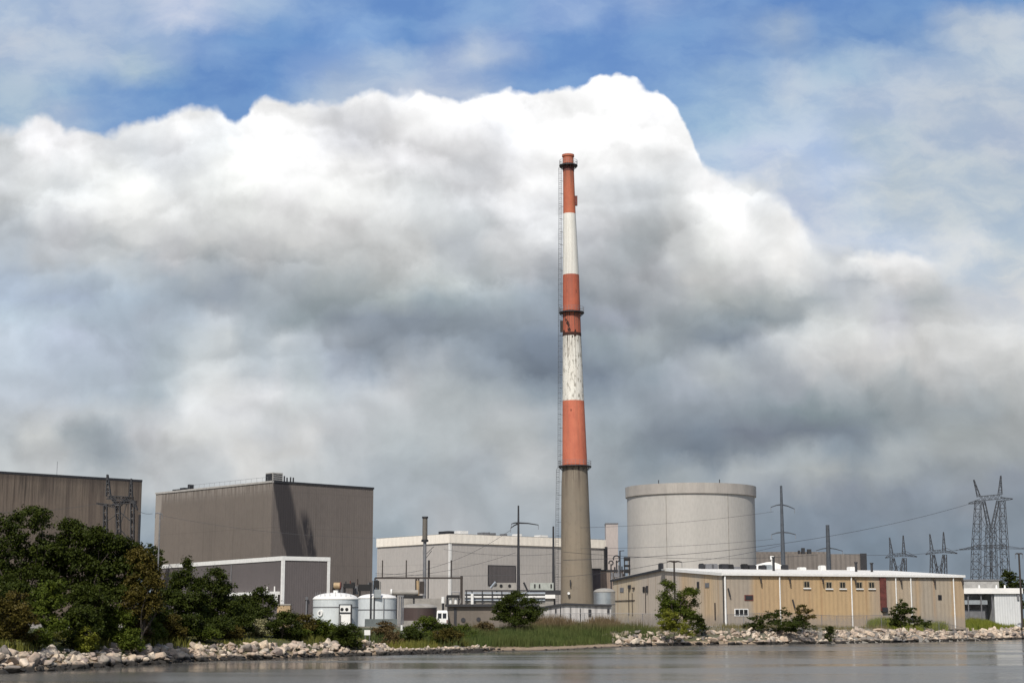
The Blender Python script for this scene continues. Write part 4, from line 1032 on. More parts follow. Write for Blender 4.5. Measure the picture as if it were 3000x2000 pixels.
for px, py in ((2320, 1755), (2132, 1722)):
    a = G.t1(px); q = G.pt(a, -0.12, G.z1(py, a)); mb = MB(); mb.tube(q, q + Vector((0.35, -0.1, -1.5)), 0.14, n=6); part(mb, 'wall_lamp', M['dark'], t)
# gable details
def gab(px, py, w_, h, mk, name, d=0.1):
    b = G.t2(px); z_ = gz(py, G.pt(0, b, 0).y)
    part(fbox(MB(), G, -0.04 - d, -0.042, b - w_ / 2, b + w_ / 2, z_ - h / 2, z_ + h / 2), name, M[mk], t)
gab(1823, 1727, 1.9, 0.9, 'grey', 'vent'); gab(1887, 1726, 0.9, 1.1, 'black', 'window'); gab(1847, 1718, 0.8, 0.7, 'dark', 'wall_lamp', 0.4); gab(1898, 1725, 0.5, 1.3, 'dark', 'wall_lamp', 0.3)
gab(1858, 1722, 0.9, 0.3, 'wood', 'wall_lamp', 0.3); gab(2073, 1713, 1.6, 0.8, 'grey', 'vent'); gab(2048, 1713, 0.5, 1.2, 'dark', 'wall_lamp', 0.3); gab(2095, 1790, 0.35, 3.0, 'wood', 'conduit')
gab(1843, 1760, 0.22, 5.5, 'wood', 'conduit'); gab(1853, 1770, 0.18, 4.5, 'wood', 'conduit'); gab(1892, 1757, 0.2, 5.0, 'wood', 'conduit')
b = G.t2(1850); q0, q1 = G.pt(-0.12, G.t2(1800), gz(1759, 336)), G.pt(-0.12, G.t2(1860), gz(1757, 325)); part(MB().tube(q0, q1, 0.09, n=5), 'conduit', M['wood'], t)
# roof plant along the ridge of the warehouse
def roofz(b): return GE + 0.22 + (GR - GE - 0.04) * min(b, GL - b) / (GL / 2)
def rbox(px, b, w_, d_, h, mk, name='roof_unit'):
    a = G.t1(px, b); z_ = roofz(b)
    mbu = MB(); fbox(mbu, G, a - w_ / 2, a + w_ / 2, b - d_ / 2, b + d_ / 2, z_ - 0.15, z_ + h * 0.86); fbox(mbu, G, a - w_ / 2 + 0.1, a + w_ / 2 - 0.1, b - d_ / 2 + 0.1, b + d_ / 2 - 0.1, z_ + h * 0.86, z_ + h)
    part(mbu, name, M[mk], t)
for px, w_, h, mk in ((2056, 0.5, 1.0, 'dark'), (2075, 1.7, 0.9, 'grey'), (2091, 1.2, 0.95, 'grey'), (2122, 1.5, 0.95, 'dark'), (2138, 1.1, 0.9, 'black'), (2156, 1.4, 0.45, 'grey'), (2182, 0.9, 1.0, 'black'), (2202, 1.5, 0.8, 'dark'), (2235, 1.0, 0.8, 'dark'), (2248, 1.5, 0.9, 'silver'), (1937, 0.4, 1.0, 'dark'), (2300, 0.8, 0.9, 'dark')):
    rbox(px, GL / 2 - 1.5, w_, 1.6, h, mk)
for px, h in ((2268, 2.6), (2510, 1.8), (2556, 1.7)):
    b = 15.0; a = G.t1(px, b); q = G.pt(a, b, roofz(b) - 0.2); mb = MB(); mb.tube(q, q + Vector((0, 0, h)), 0.24, n=8); mb.tube(q + Vector((0, 0, h)), q + Vector((0, 0, h + 0.25)), 0.36, n=8); part(mb, 'roof_vent', M['dark'], t)
for px, h, w_ in ((2410, 0.9, 1.1), (2350, 0.5, 1.4), (2495, 0.7, 1.2)):
    rbox(px, GL / 2 - 2, w_, 1.2, h, 'white')

# --- white shed at the right edge
y0 = 330
x0, xm, x1 = gx(2826, y0), gx(2914, y0), gx(2994, y0)
zt, zf = gz(1722, y0), gz(1738, y0)
t = thing('white_shed', ((x0 + x1) / 2, y0 + 6, 2.4), 'low white metal shed right of the tan warehouse with an open bay', 'shed')
M['shedwall'] = wall_mat('white_shed_siding', (0.66, 0.67, 0.66, 1), (0.58, 0.59, 0.59, 1), streak=0.25, streak_c=(0.35, 0.33, 0.32, 1), ribs=0.5, ribc=0.12)
part(MB().box(xm, x1 - 0.1, y0, y0 + 12, 2.2, zf), 'wall', M['shedwall'], t)
mb = MB(); mb.box(x0, xm - 0.002, y0 + 5, y0 + 12, 2.2, zf); part(mb, 'wall', plain('grey_shed_siding', (0.42, 0.43, 0.45, 1), 0.7), t)
part(MB().box(x0 - 0.2, x1 + 0.2, y0 - 0.5, y0 + 12.3, zf + 0.002, zt), 'roof', M['roofwhite'], t)
for px in (2838, 2876, 2908):
    xx = gx(px, y0); part(MB().tube((xx, y0 + 0.1, 2.2), (xx, y0 + 0.1, zf), 0.13, n=8), 'post', M['grey'], t)
part(MB().box(x0 + 0.2, gx(2895, y0), y0 + 0.3, y0 + 4.9, gz(1765, y0) - 0.3, gz(1757, y0)), 'awning', M['silver'], t)
part(MB().box(x0 + 0.4, gx(2892, y0), y0 + 1.5, y0 + 4.6, 2.2, gz(1786, y0)), 'storage_bin', M['grey'], t)
part(MB().box(x1 - 0.9, x1 - 0.5, y0 - 0.3, y0 - 0.004, 7.6, 8.9), 'wall_lamp', M['grey'], t)
for px in (2884, 2935, 2960):
    xx = gx(px, y0); mb = MB(); mb.tube((xx, y0 + 3, zt - 0.1), (xx, y0 + 3, zt + 0.7), 0.22, 0.14, n=8); part(mb, 'roof_vent', M['white'], t)

yy = 390
x0, x1 = gx(2800, yy), gx(2930, yy)
t = thing('service_building', ((x0 + x1) / 2, yy + 5, 2.4), 'pale flat-roofed building half hidden behind the white shed and the large lattice tower', 'building')
part(MB().box(x0, x1, yy, yy + 12, 2.2, gz(1700, yy)), 'wall', plain('pale_grey_render', (0.42, 0.41, 0.39, 1), 0.85), t)
part(MB().box(x0 - 0.2, x1 + 0.2, yy - 0.2, yy + 12.2, gz(1700, yy), gz(1696, yy)), 'roof_edge', M['grey'], t)

# --- far brown building behind the warehouse
yy = 520
x0, x1 = gx(2217, yy), gx(2537, yy)
zz = gz(1622, yy)
t = thing('far_hall', ((x0 + x1) / 2, yy + 10, 2.4), 'long grey brown building far behind the warehouse roof right of the containment', 'building')
M['S_wall'] = wall_mat('far_brown_cladding', (0.19, 0.165, 0.145, 1), (0.16, 0.14, 0.125, 1), streak=0.4, ribs=1.5, ribc=0.2)
mb = MB(); mb.hexa([(x0, yy, 2.2), (x1 + 0.6, yy, 2.2), (x1 + 0.6, yy + 25, 2.2), (x0, yy + 25, 2.2)], [(x0, yy, zz), (x1, yy, zz), (x1, yy + 25, zz), (x0, yy + 25, zz)]); part(mb, 'wall', M['S_wall'], t)
part(MB().box(x0, gx(2440, yy), yy + 4, yy + 22, zz + 0.002, gz(1614, yy)), 'roof', M['S_wall'], t)
part(MB().box(x1 - 1.3, x1 + 0.75, yy - 0.25, yy - 0.01, 6, zz + 0.2), 'corner_trim', M['dark'], t)
for px, w_, h in ((2362, 1.0, 2.0), (2380, 1.2, 1.6), (2350, 0.6, 1.2)):
    xx = gx(px, yy); part(MB().box(xx - w_ / 2, xx + w_ / 2, yy + 2, yy + 3.5, zz, zz + h), 'roof_unit', M['dark'], t)

# --- white domed membrane roof and mast behind the ridge
yy = 345
x0, x1 = gx(2216, yy), gx(2302, yy)
t = thing('canopy_shelter', ((x0 + x1) / 2, yy + 4, 2.4), 'white arched roof showing above the warehouse ridge left of the tall steel pole', 'shelter')
zb, zc = gz(1662, yy), gz(1645, yy)
rr = []
for yq in (yy, yy + 8):
    ring = [(x0 + (x1 - x0) * k / 16, yq, zb + (zc - zb) * math.sin(math.pi * k / 16) ** 0.75) for k in range(17)]
    rr.append(ring + [(x1, yq, zb - 0.3), (x0, yq, zb - 0.3)])
part(MB().rings(rr, smooth=False), 'roof', M['roofwhite'], t)
for xx in (x0 + 0.3, x1 - 0.3):
    for yq in (yy + 0.3, yy + 7.6): part(MB().tube((xx, yq, 2.2), (xx, yq, zb - 0.2), 0.12, n=6), 'post', M['grey'], t)
q = at(2262, 1665, 342); t = thing('floodlight_mast', (q.x, q.y, 2.4), 'thin white mast with a lamp rising beside the white arched roof', 'mast')
part(MB().tube((q.x, q.y, 2.4), (q.x, q.y, gz(1632, 342)), 0.13, n=6), 'post', M['white'], t)
part(MB().box(q.x - 0.35, q.x + 0.35, q.y - 0.3, q.y + 0.2, gz(1638, 342), gz(1628, 342)), 'lamp_head', M['white'], t)

# --- low white building with dark roof edge in front of the chimney
yy = 283
I0, I1 = gx(1591, yy), gx(1790, yy)
t = thing('pump_house', ((I0 + I1) / 2, yy + 6, 2.2), 'low whitewashed building with a black roof edge at the foot of the chimney', 'building')
M['I_wall'] = wall_mat('stained_whitewash', (0.50, 0.48, 0.46, 1), (0.42, 0.40, 0.39, 1), streak=0.6, streak_c=(0.2, 0.18, 0.17, 1), ribs=1.1, ribc=0.2)
xp = gx(1656, yy); ze, zp, zr = gz(1781, yy), gz(1771, yy), gz(1776, yy)
prof = [(I0, 1.8), (I1, 1.8), (I1, zr), (xp, zp), (I0, ze)]
mb = MB(); fr_, bk = [(x_, yy, z_) for x_, z_ in prof], [(x_, yy + 12, z_) for x_, z_ in prof]
mb.face(fr_); mb.face(bk[::-1])
for i in range(5):
    j = (i + 1) % 5; mb.face([fr_[j], fr_[i], bk[i], bk[j]])
part(mb, 'wall', M['I_wall'], t)
for (xa, za), (xb, zb_) in (((I0 - 0.3, ze - 0.05), (xp, zp)), ((xp, zp), (I1 + 0.1, zr - 0.02))):
    mb = MB(); mb.hexa([(xa, yy - 0.4, za + 0.01), (xb, yy - 0.4, zb_ + 0.01), (xb, yy + 12.3, zb_ + 0.01), (xa, yy + 12.3, za + 0.01)], [(xa, yy - 0.4, za + 0.33), (xb, yy - 0.4, zb_ + 0.33), (xb, yy + 12.3, zb_ + 0.33), (xa, yy + 12.3, za + 0.33)])
    part(mb, 'roof', M['dark'], t)
for px, py, w_, h in ((1628, 1786, 0.25, 0.55), (1642, 1785, 0.15, 1.2), (1672, 1790, 0.12, 1.6), (1728, 1790, 0.5, 0.9), (1782, 1786, 0.4, 0.6), (1700, 1792, 0.15, 1.6)):
    xx = gx(px, yy); zq = gz(py, yy); part(MB().box(xx - w_ / 2, xx + w_ / 2, yy - 0.12, yy - 0.004, zq - h, zq + h * 0.4), 'vent' if w_ > 0.2 else 'downpipe', M['dark'], t)

# --- dark brown low building left of the shore tree
yy = 272
x0, x1 = gx(1313, yy), gx(1575, yy)
t = thing('intake_building', ((x0 + x1) / 2, yy + 5, 2.2), 'low dark brown flat-roofed building behind the round shore tree', 'building')
M['J_wall'] = wall_mat('dark_brown_block', (0.17, 0.14, 0.115, 1), (0.13, 0.11, 0.09, 1), streak=0.4, ribs=0.0)
part(MB().box(x0, x1, yy, yy + 11, 1.8, gz(1776, yy)), 'wall', M['J_wall'], t)
part(MB().box(x0 - 0.5, x1 + 0.3, yy - 0.6, yy + 11.3, gz(1776, yy) + 0.002, gz(1769, yy)), 'roof', M['dark'], t)
for px, py, r_ in ((1357, 1815, 0.38), (1402, 1813, 0.35)):
    q = at(px, py, yy - 0.02); mb = MB(); mb.tube((q.x, q.y - 0.1, q.z), (q.x, q.y + 0.014, q.z), r_, n=14); part(mb, 'vent', M['dark'], t)
part(MB().box(gx(1330, yy), gx(1338, yy), yy - 0.1, yy - 0.003, 1.9, gz(1780, yy)), 'door', M['dark'], t)
# ------------------------------------------------------------------ chimney
CD = 402.0
DRIPS = [at(1690, py_, 402.0).z for py_ in (486, 916, 985, 1366)]
def band_mat(name, c1, c2, flake, flake_c, rust=0.0, soot=0.0, scale=1.0, thr=(0.55, 0.62), vs=0.25):
    m, nt, bs = base_mat(name)
    u, v = uvs(nt)
    P2 = nt.comb(u, nt.math('MULTIPLY', v, 0.5))
    big = nt.noise(nt.comb(u, v), 0.16, 4, 0.6)
    col = nt.mix(nt.mapr(big, 0.3, 0.7), c1, c2)
    st = nt.noise(nt.comb(nt.math('MULTIPLY', u, 1.1), nt.math('MULTIPLY', v, 0.05)), 1.0, 5, 0.6)
    col = nt.mix(nt.mapr(st, 0.42, 0.75, 0, 0.5), col, nt.mix(0.6, col, (0.10, 0.07, 0.05, 1)))
    fl = nt.noise(nt.comb(u, nt.math('MULTIPLY', v, vs)), 1.15 * scale, 7, 0.68)
    col = nt.mix(nt.math('MULTIPLY', nt.mapr(fl, thr[0], thr[1]), flake), col, flake_c)
    for zp in DRIPS:                                               # dirty run-off below the platforms
        k = nt.math('MULTIPLY', nt.mapr(v, zp - 9.0, zp - 0.4, 0, 0.75), nt.math('LESS_THAN', v, zp))
        dr = nt.noise(nt.comb(nt.math('MULTIPLY', u, 1.9), nt.math('MULTIPLY', v, 0.04)), 1.0, 4, 0.6)
        col = nt.mix(nt.math('MULTIPLY', k, nt.mapr(dr, 0.44, 0.62)), col, (0.075, 0.055, 0.042, 1))
    nt.link(col, bs.inputs['Base Color']); bs.inputs['Roughness'].default_value = 0.75
    bump(nt, bs, fl, 0.03, 0.4)
    return m
M['ch_conc'] = band_mat('chimney_concrete', (0.225, 0.185, 0.135, 1), (0.195, 0.165, 0.125, 1), 0.35, (0.15, 0.12, 0.09, 1), vs=0.5)
M['ch_or1'] = band_mat('faded_orange_paint', (0.50, 0.14, 0.068, 1), (0.38, 0.10, 0.05, 1), 0.6, (0.34, 0.15, 0.07, 1))
M['ch_or2'] = band_mat('rust_stained_orange_paint', (0.44, 0.115, 0.06, 1), (0.36, 0.09, 0.05, 1), 0.65, (0.16, 0.05, 0.03, 1), thr=(0.58, 0.66))
M['ch_or3'] = band_mat('bright_orange_paint', (0.56, 0.165, 0.09, 1), (0.46, 0.125, 0.07, 1), 0.5, (0.42, 0.10, 0.06, 1))
M['ch_wh1'] = band_mat('weathered_white_paint', (0.74, 0.72, 0.66, 1), (0.68, 0.66, 0.60, 1), 0.4, (0.45, 0.43, 0.36, 1), thr=(0.57, 0.65))
M['ch_wh2'] = band_mat('flaking_white_paint', (0.74, 0.72, 0.65, 1), (0.66, 0.63, 0.56, 1), 0.85, (0.24, 0.22, 0.18, 1), thr=(0.52, 0.60), scale=1.1, vs=0.4)
EDGEPX = [(455, 1648.5, 1680), (478, 1649, 1681), (500, 1649.5, 1681.5), (627, 1650, 1686.5), (806, 1649, 1696.5), (985, 1648.5, 1702.5), (1175, 1648, 1711.5), (1365, 1647.5, 1721), (1376, 1645.5, 1722), (1500, 1644, 1727), (1640, 1643.5, 1733), (1790, 1643, 1740.5), (1830, 1643, 1742)]
PR = []
for py, xl, xr in EDGEPX:
    a_, b_ = at(xl, py, CD), at(xr, py, CD)
    PR.append((a_.z, (a_.x + b_.x) / 2, (b_.x - a_.x) / 2))
PR.sort()
def ch_at(z):
    zs = [p[0] for p in PR]
    return float(np.interp(z, zs, [p[1] for p in PR])), float(np.interp(z, zs, [p[2] for p in PR]))
def shaft(z0, z1, n=64, extra=0.0, step=4.0, caps=(False, False)):
    k = max(1, int(abs(z1 - z0) / step)); rr = []
    for i in range(k + 1):
        z = z0 + (z1 - z0) * i / k; x, r_ = ch_at(z); r_ += extra
        rr.append([(x + r_ * math.cos(2 * math.pi * j / n), CD + r_ * math.sin(2 * math.pi * j / n), z) for j in range(n)])
    mb = MB(); mb.rings(rr, caps=caps, uvs=(2 * math.pi * 3.2,)); return mb
zpx = lambda py: at(1690, py, CD).z
bx, br = ch_at(zpx(1790))
t = thing('chimney', (bx, CD, 2.4), 'very tall chimney striped orange and white above a bare concrete base', 'chimney')
part(shaft(2.2, zpx(1366)), 'concrete_shaft', M['ch_conc'], t)
for py0, py1, mk, lb in ((1366, 1175, 'ch_or3', 'lowest orange band'), (1175, 985, 'ch_wh2', 'lower white band with grey flaking paint'), (985, 806, 'ch_or2', 'middle orange band stained with rust'), (806, 627, 'ch_wh1', 'upper white band'), (627, 455, 'ch_or1', 'top orange band')):
    part(shaft(zpx(py0), zpx(py1)), 'painted_band', M[mk], t, lb)
x, r_ = ch_at(zpx(450))
part(shaft(zpx(460), zpx(454), extra=0.18, step=9, caps=(True, False)), 'crown_ring', M['ch_or1'], t)
part(shaft(zpx(450) - 2.5, zpx(450) - 2.0, extra=-0.25, caps=(True, True)), 'flue_mouth', M['black'], t)
def platform(py, w_, rail_px, mk='dark', nb=14):
    z = zpx(py); x, r_ = ch_at(z)
    mb = MB(); n = 48
    q = [(r_ - 0.05, z - 0.12), (r_ + w_, z - 0.12), (r_ + w_, z + 0.12), (r_ - 0.05, z + 0.12)]
    mb.lathe(x, CD, q, n, caps=(False, False), smooth=False)
    for k in range(nb):
        an = 2 * math.pi * k / nb; c_, s_ = math.cos(an), math.sin(an)
        mb.tube((x + c_ * (r_ - 0.02), CD + s_ * (r_ - 0.02), z - 1.0), (x + c_ * (r_ + w_), CD + s_ * (r_ + w_), z - 0.1), 0.09, n=4)
    o = part(mb, 'platform', M[mk], t)
    mb = MB(); h = 1.35
    rr = r_ + w_ - 0.06
    for k in range(24):
        an = 2 * math.pi * k / 24; c_, s_ = math.cos(an), math.sin(an)
        mb.tube((x + c_ * rr, CD + s_ * rr, z + 0.12), (x + c_ * rr, CD + s_ * rr, z + h), 0.035, n=4, caps=False)
    for hh in (0.75, h):
        pts = [(x + rr * math.cos(2 * math.pi * k / 48), CD + rr * math.sin(2 * math.pi * k / 48), z + hh) for k in range(49)]
        mb.path(pts, 0.035, n=4)
    part(mb, 'railing', M['grey'], o)
platform(486, 0.95, 16); platform(916, 0.95, 24); platform(1366, 0.95, 20)
x, r_ = ch_at(zpx(1100))
for (py, dy) in ((500, 1.1),):
    part(shaft(zpx(503), zpx(480), extra=0.06, step=9), 'rust_collar', M['rust'], t)
# dark rust patches at the lower end of the middle orange band
M['rustpatch'] = plain('dark_rust', (0.05, 0.018, 0.012, 1), 0.9, var=0.5, scale=2.0)
part(shaft(zpx(985), zpx(976), extra=0.05, step=9), 'rust_collar', M['rustpatch'], t)
def patch(px, py, w_, h, seed):
    """ragged patch of rusted wall lying on the shaft surface"""
    rr_ = np.random.default_rng(seed); mb = MB()
    n = 16; pts = []
    for k in range(n):
        an = 2 * math.pi * k / n; q = 0.6 + 0.5 * rr_.random()
        pp = at(px + math.cos(an) * w_ * q, py + math.sin(an) * h * q, CD)
        x, r_ = ch_at(pp.z); dx = max(-r_ * 0.98, min(r_ * 0.98, pp.x - x)); yv = CD - math.sqrt(r_ * r_ - dx * dx)
        nx_, ny_ = dx / r_, (yv - CD) / r_
        pts.append(Vector((x + dx + nx_ * 0.03, yv + ny_ * 0.03, pp.z)))
    c = sum(pts, Vector((0, 0, 0))) / n
    x, r_ = ch_at(c.z); dv = Vector((c.x - x, c.y - CD, 0)).normalized(); c = Vector((x + dv.x * (r_ + 0.035), CD + dv.y * (r_ + 0.035), c.z))
    for k in range(n): mb.face([pts[k], c, pts[(k + 1) % n]])
    part(mb, 'rust_patch', M['rustpatch'], t)
for k, a_ in enumerate(((1662, 949, 4.5, 6), (1665, 957, 4, 5), (1667, 969, 4.5, 8), (1684, 974, 3.5, 6), (1683, 985, 4, 6), (1658, 940, 2.5, 5), (1672, 1204, 1.8, 4), (1676, 990, 2, 4), (1652, 975, 2.5, 8))):
    patch(*a_, 300 + k)
# ladder with its safety cage down the left side
mb = MB(); zs = np.arange(3.0, zpx(492), 0.55)
prev = None
for z in zs:
    x, r_ = ch_at(z); lx = x - r_ - 0.75 if z > zpx(1376) else x - r_ - 0.95
    q = (Vector((lx - 0.36, CD - 0.35, z)), Vector((lx + 0.36, CD - 0.35, z)))
    mb.tube(q[0], q[1], 0.035, n=4)
    if prev:
        for k in (0, 1): mb.tube(prev[k], q[k], 0.05, n=4, caps=False)
    prev = q
for z in np.arange(4.0, zpx(495), 3.3):
    x, r_ = ch_at(z); lx = x - r_ - 0.75 if z > zpx(1376) else x - r_ - 0.95
    mb.tube((lx, CD - 0.35, z), (x - r_ + 0.05, CD, z), 0.05, n=4)
lad = part(mb, 'ladder', M['lattice'], t)
mb = MB(); prev = None
for z in np.arange(5.5, zpx(495), 1.3):
    x, r_ = ch_at(z); lx = x - r_ - 0.75 if z > zpx(1376) else x - r_ - 0.95
    hp = [Vector((lx + 0.38 * math.cos(a_), CD - 0.35 - 0.75 * math.sin(a_), z)) for a_ in np.linspace(0, math.pi, 7)]
    mb.path(hp, 0.03, n=4)
    if prev:
        for k in (1, 3, 5): mb.tube(prev[k], hp[k], 0.022, n=4, caps=False)
    prev = hp
part(mb, 'safety_cage', M['lattice'], lad)
q = at(1688, 588, CD); part(MB().box(q.x - 0.35, q.x + 0.3, CD - 0.5, CD + 0.5, zpx(602), zpx(575)), 'light_box', M['rust'], t)
q = at(1645, 958, CD); part(MB().box(q.x - 0.3, q.x + 0.4, CD - 0.5, CD + 0.5, zpx(972), zpx(940)), 'light_box', M['wood'], t)
q = at(1666, 1737, CD - 4.1); part(MB().tube((q.x, q.y + 0.6, q.z), (q.x, q.y - 0.3, q.z), 0.32, n=10), 'wall_lamp', M['white'], t)
q = at(1671, 1705, CD - 4.1); part(MB().box(q.x - 0.12, q.x + 0.12, q.y - 0.15, q.y + 0.5, q.z - 0.9, q.z + 0.6), 'wall_lamp', M['dark'], t)

# ------------------------------------------------------------------ tanks
def dome_tank(px0, px1, D, pys, pyd, label, name='storage_tank', mat='tankwhite', seams=(0.32,), base=2.2, group=None):
    cx = gx((px0 + px1) / 2, D); r_ = (px1 - px0) / 2 * D / FPX
    zs, zd = gz(pys, D - r_ * 0.6), gz(pyd, D)
    t = thing(name, (cx, D, base), label, 'tank', group)
    part(MB().lathe(cx, D, [(r_, base), (r_, zs)], 64), 'shell', M[mat], t)
    pr = [(r_ + 0.06, zs - 0.12), (r_ + 0.08, zs)] + [(r_ * math.cos(a_), zs + (zd - zs) * math.sin(a_)) for a_ in np.linspace(0.12, 1.5, 9)]
    part(MB().lathe(cx, D, pr, 64), 'dome_roof', M['roofwhite'] if mat == 'tankwhite' else M['concrete'], t)
    for f in seams:
        z = zs - (zs - base) * f; part(MB().lathe(cx, D, [(r_ + 0.005, z - 0.09), (r_ + 0.06, z - 0.06), (r_ + 0.06, z + 0.06), (r_ + 0.005, z + 0.09)], 64, caps=(False, False)), 'stiffener_ring', M['grey'], t)
    return t, cx, r_, zs, zd
M['tankwhite'] = wall_mat('white_tank_paint', (0.60, 0.63, 0.63, 1), (0.53, 0.56, 0.57, 1), streak=0.3, streak_c=(0.32, 0.32, 0.31, 1), ribs=0.0, rough=0.5)
D = 262
t, cx, r_, zs, zd = dome_tank(918, 1048, D, 1753, 1735, 'large white domed tank left of a smaller one, with a control cabinet against it', seams=(0.27,))
def front(px, py): 
    """point on the front of the tank shell"""
    x = gx(px, D - r_ * 0.8, py); dx = max(-r_ * .97, min(r_ * .97, x - cx)); y = D - math.sqrt(r_ * r_ - dx * dx)
    return Vector((x, y, gz(py, y)))
q = front(940, 1795); mb = MB(); mb.tube((q.x - 0.12, q.y - 0.18, q.z), (q.x + 0.05, q.y + 0.1, q.z), 0.5, n=20); h_ = part(mb, 'manhole', M['white'], t)
part(MB().tube((q.x - 0.10, q.y - 0.22, q.z), (q.x - 0.09, q.y - 0.181, q.z), 0.26, n=14), 'cover', M['grey'], h_)
p = front(962, 1737)
mb = MB()
for k in range(9):                                                 # guard rail on top
    a_ = R(200 + 15 * k); qq = Vector((cx + (r_ - 0.25) * math.cos(a_), D + (r_ - 0.25) * math.sin(a_), zs + 0.1)); mb.tube(qq, qq + Vector((0, 0, 1.0)), 0.03, n=4)
part(mb, 'guard_rail', M['grey'], t)
mb = MB(); mb.tube((cx, D, zd - 0.1), (cx, D, zd + 0.35), 0.4, n=10); part(mb, 'vent', M['white'], t)
yy = D - r_ - 0.9
x0, x1 = gx(994, yy), gx(1028, yy)
t = thing('control_cabinet', ((x0 + x1) / 2, yy, 2.2), 'white cabinet with two round black ports on a dark frame against the large white tank', 'cabinet')
zt, zm, zb = gz(1773, yy), gz(1795, yy), gz(1835, yy)
part(MB().box(x0 + 0.1, x1 - 0.05, yy, yy + 0.5, zm + 0.15, zt), 'housing', M['white'], t)
part(MB().box(x0 + 0.1, x1 - 0.05, yy, yy + 0.5, zb, zm - 0.12), 'lower_panel', M['roofwhite'], t)
mb = MB(); mb.box(x0 - 0.06, x0 + 0.09, yy - 0.05, yy + 0.55, 2.2, zt + 0.1); mb.box(x1 - 0.04, x1 + 0.16, yy - 0.05, yy + 0.55, 2.2, zt + 0.1); mb.box(x0 + 0.09, x1 - 0.04, yy - 0.05, yy + 0.5, zm - 0.11, zm + 0.14); mb.box(x0 - 0.06, x1 + 0.16, yy - 0.05, yy + 0.5, zt + 0.102, zt + 0.22)
part(mb, 'frame', M['dark'], t)
for px in (1002, 1016):
    q = at(px, 1784, yy); part(MB().tube((q.x, yy - 0.04, q.z), (q.x, yy + 0.1, q.z), 0.26, n=14), 'port', M['black'], t)
part(MB().box(x0 + 0.15, x0 + 0.3, yy - 0.03, yy - 0.004, zb, zm - 0.3), 'door_edge', M['dark'], t)
D = 274
t, cx, r_, zs, zd = dome_tank(1050, 1160, D, 1750, 1738, 'smaller white domed tank with dark pipes up its front, right of the larger tank', seams=(0.38,))
for px, w_ in ((1086, 0.14), (1096, 0.1), (1124, 0.06)):
    x = gx(px, D - r_); dx = x - cx; y = D - math.sqrt(r_ * r_ - dx * dx) - 0.15
    part(MB().tube((x, y, 2.2), (x, y, zs - (0 if px == 1124 else -1.3)), w_, n=6), 'pipe', M['grey'] if px == 1124 else M['dark'], t)
x = gx(1105, D - r_ - 0.3); part(MB().box(x - 0.5, x + 0.6, D - r_ - 0.5, D - r_ - 0.05, zs + 0.0, zs + 1.3), 'valve_box', M['silver'], t)
mb = MB()
for px in (1170, 1176, 1182):
    q = at(px, 1700, D - 1); mb.tube((q.x, q.y, 3.0), (q.x, q.y, gz(1745, D)), 0.1, n=6)
mb.box(gx(1168, D), gx(1184, D), D - 1.3, D - 0.7, gz(1748, D), gz(1743, D))
part(mb, 'riser', M['grey'], t)
x0, x1 = gx(1070, 268), gx(1165, 268)
solo(MB().box(x0, x1, 267.5, 268, 2.0, gz(1812, 268)), 'retaining_wall', plain('teal_grey_concrete', (0.14, 0.16, 0.16, 1), 0.85), ((x0 + x1) / 2, 267.7, 2.0), 'low grey green wall in front of the smaller white tank', 'wall')
M['browntank'] = wall_mat('dark_brown_tank_paint', (0.075, 0.05, 0.045, 1), (0.055, 0.04, 0.036, 1), streak=0.4, rough=0.5)
D = 284
t, cx, r_, zs, zd = dome_tank(1177, 1279, D, 1778, 1767, 'squat dark brown tank with a pale top beside the smaller white tank', mat='browntank', seams=(), base=3.6)
part(MB().lathe(cx, D, [(r_ + 0.25, 2.0), (r_ + 0.25, 3.6)], 48), 'plinth', M['concrete'], t)
D = 300
t, cx, r_, zs, zd = dome_tank(1740, 1802, D, 1732, 1722, 'shiny silver domed tank between the chimney foot and the tan warehouse', mat='silver', seams=(0.35,), base=2.2)

# ------------------------------------------------------------------ machinery and vehicles in the yard
yy = 270
q0, q1 = gx(1279, yy), gx(1312, yy)
t = thing('parked_van', ((q0 + q1) / 2, yy + 2.4, 2.35), 'small white van seen from behind left of the dark brown low building', 'van')
h = gz(1787, yy)
mb = MB(); n_ = Vector((0, 0, 0))
xa, xb = q0, q1
prof = [(2.75, 0.0), (3.9, -0.02), (h - 0.25, 0.1), (h, 0.35)]
rr = []
for z, ins in prof:
    rr.append([(xa + ins * .5, yy + ins, z), (xb - ins * .5, yy + ins, z), (xb - ins * .5, yy + 4.6 - ins, z), (xa + ins * .5, yy + 4.6 - ins, z)])
mb.rings(rr, smooth=False); part(mb, 'body', M['white'], t)
for sx in (0.12, 0.55):
    x = xa + (xb - xa) * sx; part(MB().hexa([(x, yy - 0.015, 3.95), (x + 0.6, yy - 0.015, 3.95), (x + 0.6, yy + 0.05, 3.95), (x, yy + 0.05, 3.95)], [(x, yy + 0.06, h - 0.45), (x + 0.6, yy + 0.06, h - 0.45), (x + 0.6, yy + 0.12, h - 0.45), (x, yy + 0.12, h - 0.45)]), 'rear_window', M['glass'], t)
for x in (xa + 0.05, xb - 0.3):
    for yv in (yy + 0.8, yy + 3.7):
        wo = part(MB().tube((x, yv, 2.75), (x + 0.25, yv, 2.75), 0.36, n=16), 'wheel', M['tyre'], t)
for x in (xa + 0.02, xb - 0.2):
    part(MB().box(x, x + 0.18, yy - 0.05, yy - 0.004, 3.2, 3.75), 'tail_light', M['rust'], t)
part(MB().box(xa, xb, yy - 0.12, yy - 0.003, 2.65, 2.85), 'bumper', M['dark'], t)

